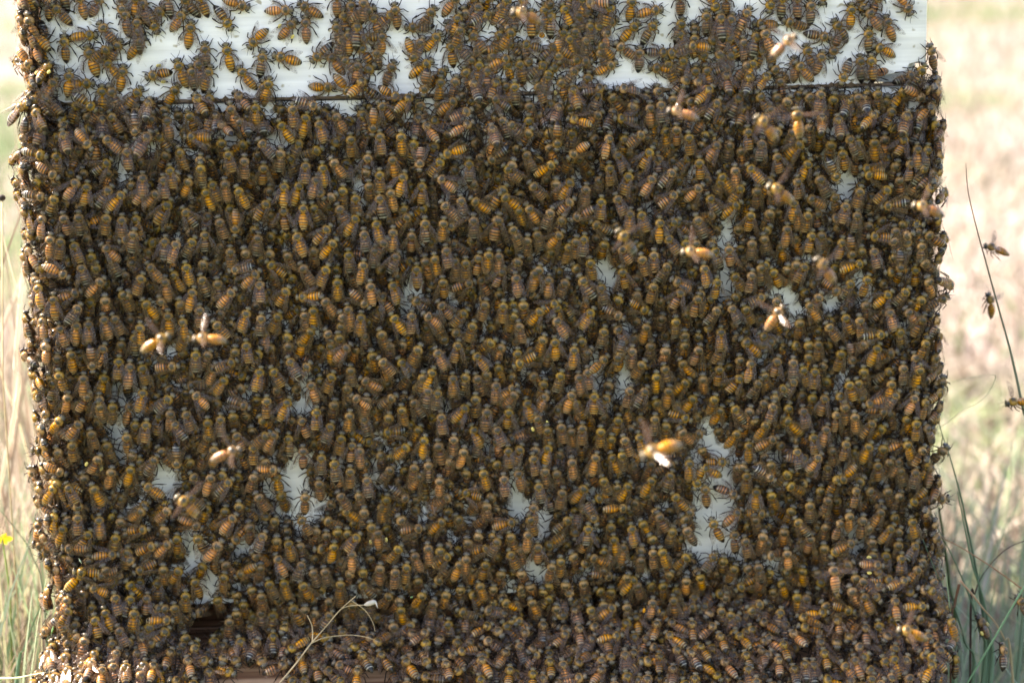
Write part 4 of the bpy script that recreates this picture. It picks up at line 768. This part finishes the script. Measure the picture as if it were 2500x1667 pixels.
# white patches of board between the bees (photograph px)
GAPS = [(692,338,26,16),(304,438,11,14),(2062,455,24,34),(2028,375,14,14),(2265,312,7,24),(993,733,15,36),(1125,450,10,20),(872,465,18,15),(1768,660,14,52),(1778,580,12,14),
 (1470,661,13,13),(1490,704,9,14),(1936,744,9,19),(2036,726,14,20),(2097,731,8,14),(2214,782,13,11),(2214,831,16,12),(2052,940,11,13),(2220,944,9,14),(1522,888,21,16),
 (1511,938,12,16),(1467,920,9,15),(283,945,11,21),(331,952,9,17),(293,1074,11,38),(411,1167,26,22),(440,843,9,16),(267,882,9,12),(726,1175,33,54),(747,978,20,12),
 (728,1268,18,22),(1745,1180,54,62),(1740,1300,42,60),(1743,1082,11,14),(1842,1094,14,17),(1861,1088,11,11),(1891,1130,9,17),(1260,1205,20,46),(1320,1284,25,25),(1386,1386,9,12),
 (1306,1396,16,20),(474,1346,21,37),(510,1434,15,27),(612,1312,22,18),(765,1255,18,12),(2090,1303,24,17),(1882,1275,8,12),(1875,1380,11,10),(498,1540,32,24),(650,1645,68,24),(910,1655,60,16),(1290,1618,44,14),(1640,1588,26,12),(560,1662,46,14),(1960,1600,24,14),(1150,1660,30,10)]
def in_gap(x, y, k=.82, m=8):
    return any(((x-a)/(c*k+m))**2 + ((y-b)/(d*k+m))**2 < 1 for a, b, c, d in GAPS)

DIRS = ['right', 'up and right', 'up', 'up and left', 'left', 'down and left', 'down', 'down and right']
def direction(hx, hy, tx, ty):
    a = math.degrees(math.atan2(-(hy-ty), hx-tx)) % 360
    return DIRS[int((a+22.5)//45) % 8]
records = []
placed = []
for i, (hx, hy, tx, ty, fl) in enumerate(bees):
    L = math.hypot(hx-tx, hy-ty); short = L < 44
    upper = hy < 262 - .025*hx and ty < 300
    if short and in_gap((hx+tx)/2, (hy+ty)/2, .8, 0): continue
    full = 66/max(L, 1); ex, ey = hx+(tx-hx)*full, hy+(ty-hy)*full
    hide = short and in_gap(ex, ey, .9, 0)            # its tail must not cover a bare patch: it dives steeply instead
    P0 = surf(hx, hy); N = normal_at(P0)
    scale = max(.93, min(1.10, L/5.25/14.7)) if not short else rnd.uniform(.94, 1.04)
    near = sum(1 for a, b in placed if math.hypot(a-(hx+tx)/2, b-(hy+ty)/2) < 22)
    off = min(2, near)*1.5 + rnd.uniform(.2, 2.2)
    if short: off -= 2.2
    if hide: scale = .9
    if upper: off = min(2, near)*1.6
    P = surf(hx, hy, off)
    Pt = surf(tx, ty, off)
    d = P - Pt
    # the head rides outward over the bee above it, the tail sinks into the cluster
    tilt = R(rnd.gauss(3, 2)) if upper else R(rnd.gauss(2, 5) + (34 if hide else 12 if short else 0))
    if not upper: P = P + N*3.0*math.sin(max(tilt, 0))*2
    # re-anchor so that the head stays where the photograph has it
    ppx = proj(P); P = P + RIGHT*((hx-ppx[0])*(P-CAM).dot(FWD)/FPX) - UP*((hy-ppx[1])*(P-CAM).dot(FWD)/FPX)
    M = bee_matrix(P, d, N, tilt, scale, R(rnd.gauss(0, 9)))
    kind = 'amber' if 'O' in fl and 'D' not in fl else 'dark' if 'D' in fl and 'O' not in fl else 'mid'
    if 'O' in fl and 'D' in fl: kind = 'mid'
    if not fl: kind = rnd.choice(['mid','mid','amber','dark'])
    if 'V' in fl: wa = [rnd.uniform(20, 36), rnd.uniform(20, 36)]
    elif 'O' in fl or 'D' in fl: wa = [rnd.uniform(12, 24), rnd.uniform(12, 24)]
    else: wa = [rnd.uniform(3, 9), rnd.uniform(3, 9)]
    if 'V' in fl and rnd.random() < .3: wa[rnd.randrange(2)] = rnd.uniform(6, 14)
    pol = rnd.choice(['yellow', 'orange']) if 'P' in fl else None
    placed.append(((hx+tx)/2, (hy+ty)/2))
    score = min(L, 72) + (26 if upper else 0) + (10 if 'V' in fl else 0) + (7 if 'O' in fl else 0) + (14 if 'P' in fl else 0) - (30 if short else 0) - 4*near
    cx, cy = (hx+tx)/2, (hy+ty)/2
    if not (12 < cx < 2488 and 8 < cy < 1655): score -= 60
    records.append(dict(h=(hx, hy), t=(tx, ty), fl=fl, M=M, kind=kind, pose=rnd.randrange(3), wa=wa, pol=pol, score=score, upper=upper, c=(cx, cy), lift=(rnd.uniform(0, 7), rnd.uniform(0, 7))))

# upper box: no bees but the measured ones, except under its crowded parts
CROWD = [(1300,75,200,130),(1400,120,50,80),(1750,150,140,95),(340,40,50,50),(875,110,50,110),(90,200,40,90),(1180,200,40,40)]
def allowed(x, y, extra=0):
    seam = 262 - .025*x
    if y < seam:
        return any(((x-a)/c)**2 + ((y-b)/d)**2 < 1 for a, b, c, d in CROWD)
    if seam <= y < seam + 30 and 420 < x < 2190 and not (1380 < x < 1620 or 1080 < x < 1180): return False
    if extra > -4:                                    # shadowed recess above the landing board
        yj = 1556 - .056*(x-440)
        if 440 < x < 2080 and abs(y-yj+6) < 24: return False
    return not in_gap(x, y, .82, 10)
fill = []
def fill_layer(extra, spacing, tries, dist_hand, band=(40, 2300), tiltm=14, yr=(0, 1700), grey=False):
    pts = []; grid = {}
    for _ in range(tries):
        x = rnd.uniform(*band); y = rnd.uniform(*yr)
        if not allowed(x, y, extra): continue
        P = surf(x, y, 0); dd = -P.y; ex = extra
        if extra < -5 and extra > -10: ex = max(extra, 2.3 - dd)
        P = surf(x, y, ex)
        if P.x < -W-15 or P.x > W+11: continue
        if -P.y < 1.7: continue
        g = (int(x//spacing), int(y//spacing))
        if any(math.hypot(x-a, y-b) < spacing for gx in (-1,0,1) for gy in (-1,0,1) for a, b in grid.get((g[0]+gx, g[1]+gy), ())): continue
        if dist_hand and any(abs(x-a) < dist_hand and abs(y-b) < dist_hand*1.2 for a, b in placed): continue
        grid.setdefault(g, []).append((x, y))
        a = R(90 + rnd.gauss(0, 26)) if rnd.random() < .86 else rnd.uniform(0, 6.28)
        hx, hy = x + 32*math.cos(a), y - 32*math.sin(a)
        tx, ty = x - 32*math.cos(a), y + 32*math.sin(a)
        if in_gap(hx, hy, 1.0) or in_gap(tx, ty, 1.0): continue
        N = normal_at(P); d = surf(hx, hy, ex) - surf(tx, ty, ex)
        M = bee_matrix(surf(hx, hy, ex), d, N, R(rnd.gauss(tiltm, 7)), rnd.uniform(.92, 1.05), R(rnd.gauss(0, 14)))
        fill.append((M, rnd.choice(['mid','mid','dark','dark','amber'] if extra > -4 else ['mid','dark','dark']), 0 if rnd.random() < .6 else rnd.choice((1,2))))  # deep layers mostly dark bees: shade of the gaps put into colour
fill_layer(-.5, 36, 9000, 17, yr=(0, 250), tiltm=4)
fill_layer(-3.6, 34, 20000, 23, yr=(225, 1700))
fill_layer(-7.2, 30, 40000, 0, yr=(225, 1700))
fill_layer(-11, 30, 26000, 0, yr=(250, 1700))
fill_layer(-13, 30, 20000, 0, yr=(1150, 1700))
# bees clinging to the two side walls, seen edge on
for side, n in ((-1, 700), (1, 420)):
    for _ in range(n):
        z = rnd.uniform(-330, 60 if side < 0 else 5); y = rnd.uniform(-5, 85); layer = rnd.choice((3.4, 6.5, 9.2, 11.2) if side < 0 else (3.2, 6.6))
        if z > 0 : layer = 3.2 if side > 0 else rnd.choice((3.3, 6.5))
        if z < -236: layer = rnd.uniform(3.2, 13)
        N = Vector((side, rnd.uniform(-.25, .1), 0)).normalized()
        a = R(90 + rnd.gauss(0, 30)); d = Vector((0, math.cos(a), math.sin(a)))
        P = Vector((side*(W+layer), y, z))
        M = bee_matrix(P, d, N, R(rnd.gauss(12, 8)), rnd.uniform(.94, 1.05), R(rnd.gauss(0, 12)))
        fill.append((M, rnd.choice(['mid','amber','dark']), rnd.randrange(3)))

# bees rounding the two front corners
for side, n in ((-1, 150), (1, 60)):
    for _ in range(n):
        z = rnd.uniform(-300, 58 if side < 0 else 0); t = rnd.uniform(.15, .95); out = rnd.choice((4, 7, 9.5) if side < 0 else (3, 5))
        N = Vector((side*math.sin(t*1.5), -math.cos(t*1.5), 0)); P = Vector((side*(W-2), 1, z)) + N*(out+2)
        a = R(90 + rnd.gauss(0, 38)); T = Vector((-N.y, N.x, 0)); d = T*math.cos(a) + Vector((0, 0, 1))*math.sin(a)
        M = bee_matrix(P + d*5, d, N, R(rnd.gauss(8, 8)), rnd.uniform(.94, 1.05), R(rnd.gauss(0, 12)))
        fill.append((M, rnd.choice(['mid','amber','amber','dark']), rnd.randrange(3)))

# ---------------------------------------------------------------- the 300 largest bees as things of their own
records.sort(key=lambda r: -r['score'])
NSPECIAL = 26
indiv = records[:300-NSPECIAL]; rest = records[300-NSPECIAL:]
GROUP = 'honeybees clustered on the hive'
def where(cx, cy):
    seam = 262 - .025*cx
    if cy < seam-22: return 'on upper box'
    if abs(cy-seam) <= 22: return 'across the box seam'
    if cx < 190: return 'on left corner'
    if cx > 2215: return 'on right corner'
    if cy > 1500: return 'on landing board'
    g = [((cx-a)/(c+45))**2 + ((cy-b)/(d+45))**2 for a, b, c, d in GAPS if c*d > 500]
    if g and min(g) < 1: return 'beside white gap'
    return 'on lower box'
used = set()
for r in indiv:
    V = 'V' in r['fl']; look = {'amber': 'amber-banded', 'mid': 'brown-banded', 'dark': 'dark-banded'}[r['kind']]
    wing = 'spread wings' if V else 'parted wings' if r['wa'][0] > 11 else 'folded wings'
    if r['pol']: wing = r['pol'] + ' pollen'
    lab = f"{look} bee, {wing}, facing {direction(*r['h'], *r['t'])}, {where(*r['c'])}, {r['c'][0]/25:.0f}% across, {r['c'][1]/16.67:.0f}% down"
    if lab in used:
        lab = lab.replace(f"{r['c'][0]/25:.0f}% across", f"{r['c'][0]/25:.1f}% across")
    used.add(lab)
    add_bee(r['M'], r['kind'], r['pose'], r['wa'], lab, GROUP, r['pol'], lift=r['lift'])

# special bees: in flight in front of the hive, or in the grass
def free_bee(hx, hy, tx, ty, y, kind, label, group, wa=(78, 82), lift=(14, 20), N=None, pol=None, length=None, fly=True, roll=-10):
    h = unproj(hx, hy, y); t = unproj(tx, ty, y); d = h - t
    N = Vector(N).normalized() if N else Vector((.1, -.9, .35)).normalized()
    sc = length/14.8 if length else max(.92, min(1.12, d.length/14.8))
    M = bee_matrix(h, d, N, 0, sc)
    add_bee(M, kind, 0, wa, label, group, pol, fly=fly, lift=lift, roll=roll)
FG = 'honeybees flying in front of the hive'
free_bee(1248,28,1300,44,-150,'mid','pale blurred bee flying before the top of the upper box, wings out',FG,N=(.2,-.6,.7))
free_bee(1945,86,1884,142,-165,'mid','large pale blurred bee flying diagonally before the right of the upper box',FG,N=(-.3,-.7,.5))
free_bee(1628,270,1690,292,-135,'amber','blurred bee flying sideways just below the seam, right of the middle',FG,N=(.1,-.5,.8))
free_bee(1843,283,1888,340,-150,'mid','blurred tan bee flying diagonally, left of the upright orange flying bee',FG,N=(.3,-.8,.5))
free_bee(1941,262,1945,320,-120,'amber','upright flying bee with orange body just below the seam at right',FG)
free_bee(1872,452,1925,485,-150,'mid','grey blurred bee flying over the right third, below two other fliers',FG,N=(.3,-.7,.6))
free_bee(2226,500,2285,530,-150,'mid','blurred tan bee flying at the right edge of the hive',FG,N=(.1,-.6,.8))
free_bee(1505,560,1540,608,-140,'dark','flying bee with grey head and dark tail right of the middle, head up left',FG,N=(.3,-.9,.4))
free_bee(1662,616,1722,618,-145,'amber','blurred bee flying level above the white gap at the right third',FG,N=(.0,-.6,.8))
free_bee(1990,628,2040,690,-165,'mid','long pale blurred bee flying diagonally before the right quarter',FG,N=(.4,-.8,.4))
free_bee(1915,745,1868,800,-130,'amber','bright orange blurred bee flying at the right, steeply tilted',FG,N=(-.5,-.8,.3))
free_bee(416,818,345,858,-150,'amber','left one of two blurred bees flying side by side over the left of the hive',FG,N=(-.2,-.7,.6))
free_bee(470,828,552,824,-155,'amber','right one of two blurred bees flying side by side over the left of the hive',FG,N=(.0,-.5,.9))
free_bee(590,1095,532,1118,-145,'amber','golden blurred bee flying over the lower left, above the white patch',FG,N=(-.1,-.7,.6))
free_bee(1565,1115,1660,1062,-225,'amber','largest and brightest blurred bee, flying over the lower right middle',FG,N=(-.2,-.6,.8), length=16)
free_bee(428,1210,480,1258,-140,'mid','pale grey blurred bee flying over the lower left white patch',FG,N=(.3,-.7,.5))
free_bee(2030,1372,2034,1428,-110,'amber','upright flying bee with orange band before the right end of the entrance',FG)
free_bee(2190,1535,2262,1562,-160,'amber','golden blurred bee flying level over the landing board at lower right',FG,N=(.2,-.5,.8))
free_bee(2402,600,2462,628,60,'amber','orange brown blurred bee flying in the open beside the tall grass stalk, upper one',FG,N=(.2,-.4,.9))
free_bee(2412,715,2440,775,60,'amber','orange brown blurred bee flying in the open beside the tall stalk, lower one',FG,N=(.8,-.5,.2))
free_bee(2455,986,2520,955,5,'amber','sharply seen bee flying at the right edge, cut off by the frame',FG,N=(-.1,-.3,.95),lift=(30,35))
GB = 'honeybees on the grass beside the hive'
free_bee(2386,1502,2418,1560,-2,'mid','bee with a pale pollen load clinging to the green blade at lower right',GB,wa=(8,10),lift=(3,3),N=(.6,-.6,.3),pol='yellow',fly=False)
free_bee(2446,1567,2411,1628,-24,'dark','striped bee climbing the broad green blade at lower right',GB,wa=(8,10),lift=(3,3),N=(.7,-.6,.3),fly=False)
free_bee(2482,1452,2512,1505,-24,'dark','bee climbing at the right edge of the photo among green blades',GB,wa=(10,12),lift=(3,3),N=(.3,-.9,.2),fly=False)
free_bee(2315,1500,2335,1562,-40,'amber','bee with folded wings on the outer right end of the bee cluster',GROUP,wa=(6,8),lift=(3,3),N=(.5,-.85,.2),fly=False)
free_bee(2330,1590,2312,1650,-36,'dark','bee hanging from the outermost right edge of the cluster near the grass',GROUP,wa=(6,8),lift=(3,3),N=(.9,-.4,.1),fly=False)

# ---------------------------------------------------------------- the remaining bees: one object, instanced on points
for r in rest:
    fill.append((r['M'], r['kind'], 2 if 'V' in r['fl'] else 1 if ('O' in r['fl'] or 'D' in r['fl']) else 0))
protos = bpy.data.collections.new('bee_sources')
WPOSE = [((5, 7), (2, 4)), ((17, 20), (4, 3)), ((30, 26), (5, 6))]
pi = 0; IDX = {}
for kd in KINDS:
    for wp in range(3):
        mb = MB(); b = BODY[kd, wp]
        mb.v = list(b.v); mb.f = list(b.f); mb.c = list(b.c); mb.m = list(b.m)
        for s, q in ((-1, 0), (1, 1)):
            Mw = wing_matrix(s, WPOSE[wp][0][q], WPOSE[wp][1][q]); wm = WING_MB[s]
            mb.add([(Mw @ (Vector(v)*MM))/MM for v in wm.v], wm.f, list(wm.c), 4)
        o = bpy.data.objects.new(f'bee_source_{pi:02d}', mb.mesh('bee_source', MATS + [M_WING])); protos.objects.link(o)
        IDX[kd, wp] = pi; pi += 1
def swarm(items):
    n = len(items); me = bpy.data.meshes.new('bee_cluster')
    me.from_pydata([tuple(M.translation) for M, _, _ in items], [], [])
    for nm, t in (('rot', 'FLOAT_VECTOR'), ('scl', 'FLOAT'), ('idx', 'INT')): me.attributes.new(nm, t, 'POINT')
    me.attributes['rot'].data.foreach_set('vector', np.array([tuple(M.to_euler()) for M, _, _ in items], dtype=np.float32).ravel())
    me.attributes['scl'].data.foreach_set('value', np.array([M.to_scale().x for M, _, _ in items], dtype=np.float32))
    me.attributes['idx'].data.foreach_set('value', np.array([IDX[k, w_] for _, k, w_ in items], dtype=np.int32))
    o = obj('bee_cluster', me); tag(o, 'dense brown mass of honeybees crowded over the hive boxes and landing board', 'honeybees', kind='stuff')
    g = bpy.data.node_groups.new('bee_cluster', 'GeometryNodeTree')
    g.interface.new_socket('Geometry', in_out='INPUT', socket_type='NodeSocketGeometry'); g.interface.new_socket('Geometry', in_out='OUTPUT', socket_type='NodeSocketGeometry')
    gi = g.nodes.new('NodeGroupInput'); go = g.nodes.new('NodeGroupOutput')
    mp = g.nodes.new('GeometryNodeMeshToPoints')
    ci = g.nodes.new('GeometryNodeCollectionInfo'); ci.inputs[0].default_value = protos; ci.inputs['Separate Children'].default_value = True
    ip = g.nodes.new('GeometryNodeInstanceOnPoints'); ip.inputs['Pick Instance'].default_value = True
    def na(nm, t):
        q = g.nodes.new('GeometryNodeInputNamedAttribute'); q.data_type = t; q.inputs[0].default_value = nm; return q.outputs['Attribute']
    er = g.nodes.new('FunctionNodeEulerToRotation')
    L = g.links.new
    L(gi.outputs[0], mp.inputs[0]); L(mp.outputs[0], ip.inputs['Points']); L(ci.outputs[0], ip.inputs['Instance'])
    L(na('idx', 'INT'), ip.inputs['Instance Index']); L(na('rot', 'FLOAT_VECTOR'), er.inputs[0]); L(er.outputs[0], ip.inputs['Rotation'])
    L(na('scl', 'FLOAT'), ip.inputs['Scale']); L(ip.outputs[0], go.inputs[0])
    md = o.modifiers.new('bees', 'NODES'); md.node_group = g
swarm(fill)
print('hand placed', len(records), 'filled', len(fill))

# ---------------------------------------------------------------- dry sprig lying over the bees on the landing board
def sprig():
    def N(x, y): return 620 + x/3.618, 1237 + y/3.618
    root = empty('straw_sprig'); base = surf(*N(380, 1370), 10); root.location = base*MM
    tag(root, 'dry straw sprig with a white seed head lying across the bees on the landing board', 'straw sprig')
    def br(name, pts, r0, r1, ex=11):
        P = smooth_path([surf(*N(*p), ex) - base for p in pts], 4); k = len(P)
        mb = MB(); mb.tube(P, [r0+(r1-r0)*i/(k-1) for i in range(k)], 5, (.50,.39,.22)); obj(name, mb.mesh(name, [M_STALK]), root)
    br('stem', [(180,1620),(230,1550),(380,1370),(500,1210),(640,1050),(760,910),(900,785)], .5, .2)
    br('stem', [(760,910),(800,885),(870,870),(980,865)], .25, .18)
    br('stem', [(500,1205),(600,1160),(700,1142),(850,1130),(1000,1150),(1110,1195)], .28, .14)
    br('stem', [(515,1190),(518,1110),(510,1040),(470,955)], .35, .2)
    br('stem', [(860,825),(980,910),(1050,1020),(1070,1100)], .2, .15)
    a = surf(*N(972, 866), 11) - base; b = surf(*N(1078, 832), 13) - base
    mb = MB(); k = 8
    mb.tube([a.lerp(b, i/k) for i in range(k+1)], [.2,.7,1.0,1.25,1.3,1.2,1.35,1.0,.3], 7, (.62,.60,.50)); obj('seed_head', mb.mesh('seed_head', [M_STALK]), root)
    c = surf(*N(1075, 838), 13) - base
    mb = MB(); mb.tube([c, c+Vector((1,-1,-3))], [.5,.1], 5, (.7,.68,.58)); obj('husk', mb.mesh('husk', [M_STALK]), root)
sprig()
for (x, y, dx, dy, lab) in ((193, 1363, 6, 12, 'tiny pale green leaf scrap among the bees at the lower left corner'),
                            (130, 1528, -4, 18, 'narrow bright green leaf scrap at the lower left edge of the cluster'),
                            (1003, 1459, 4, -4, 'yellow green leaf scrap among the bees above the landing board')):
    p = surf(x, y, 7); q = surf(x+dx, y+dy, 7); mb = MB()
    mb.tube([Vector((0,0,0)), (q-p)*.5, q-p], [.4,1.2,.3], 6, (.30,.50,.22) if y != 1363 else (.50,.62,.45), flat=.3)
    o = obj('leaf_scrap', mb.mesh('leaf_scrap', [M_GRASS])); o.location = p*MM; tag(o, lab, 'leaf scrap', 'leaf scraps among the bees')
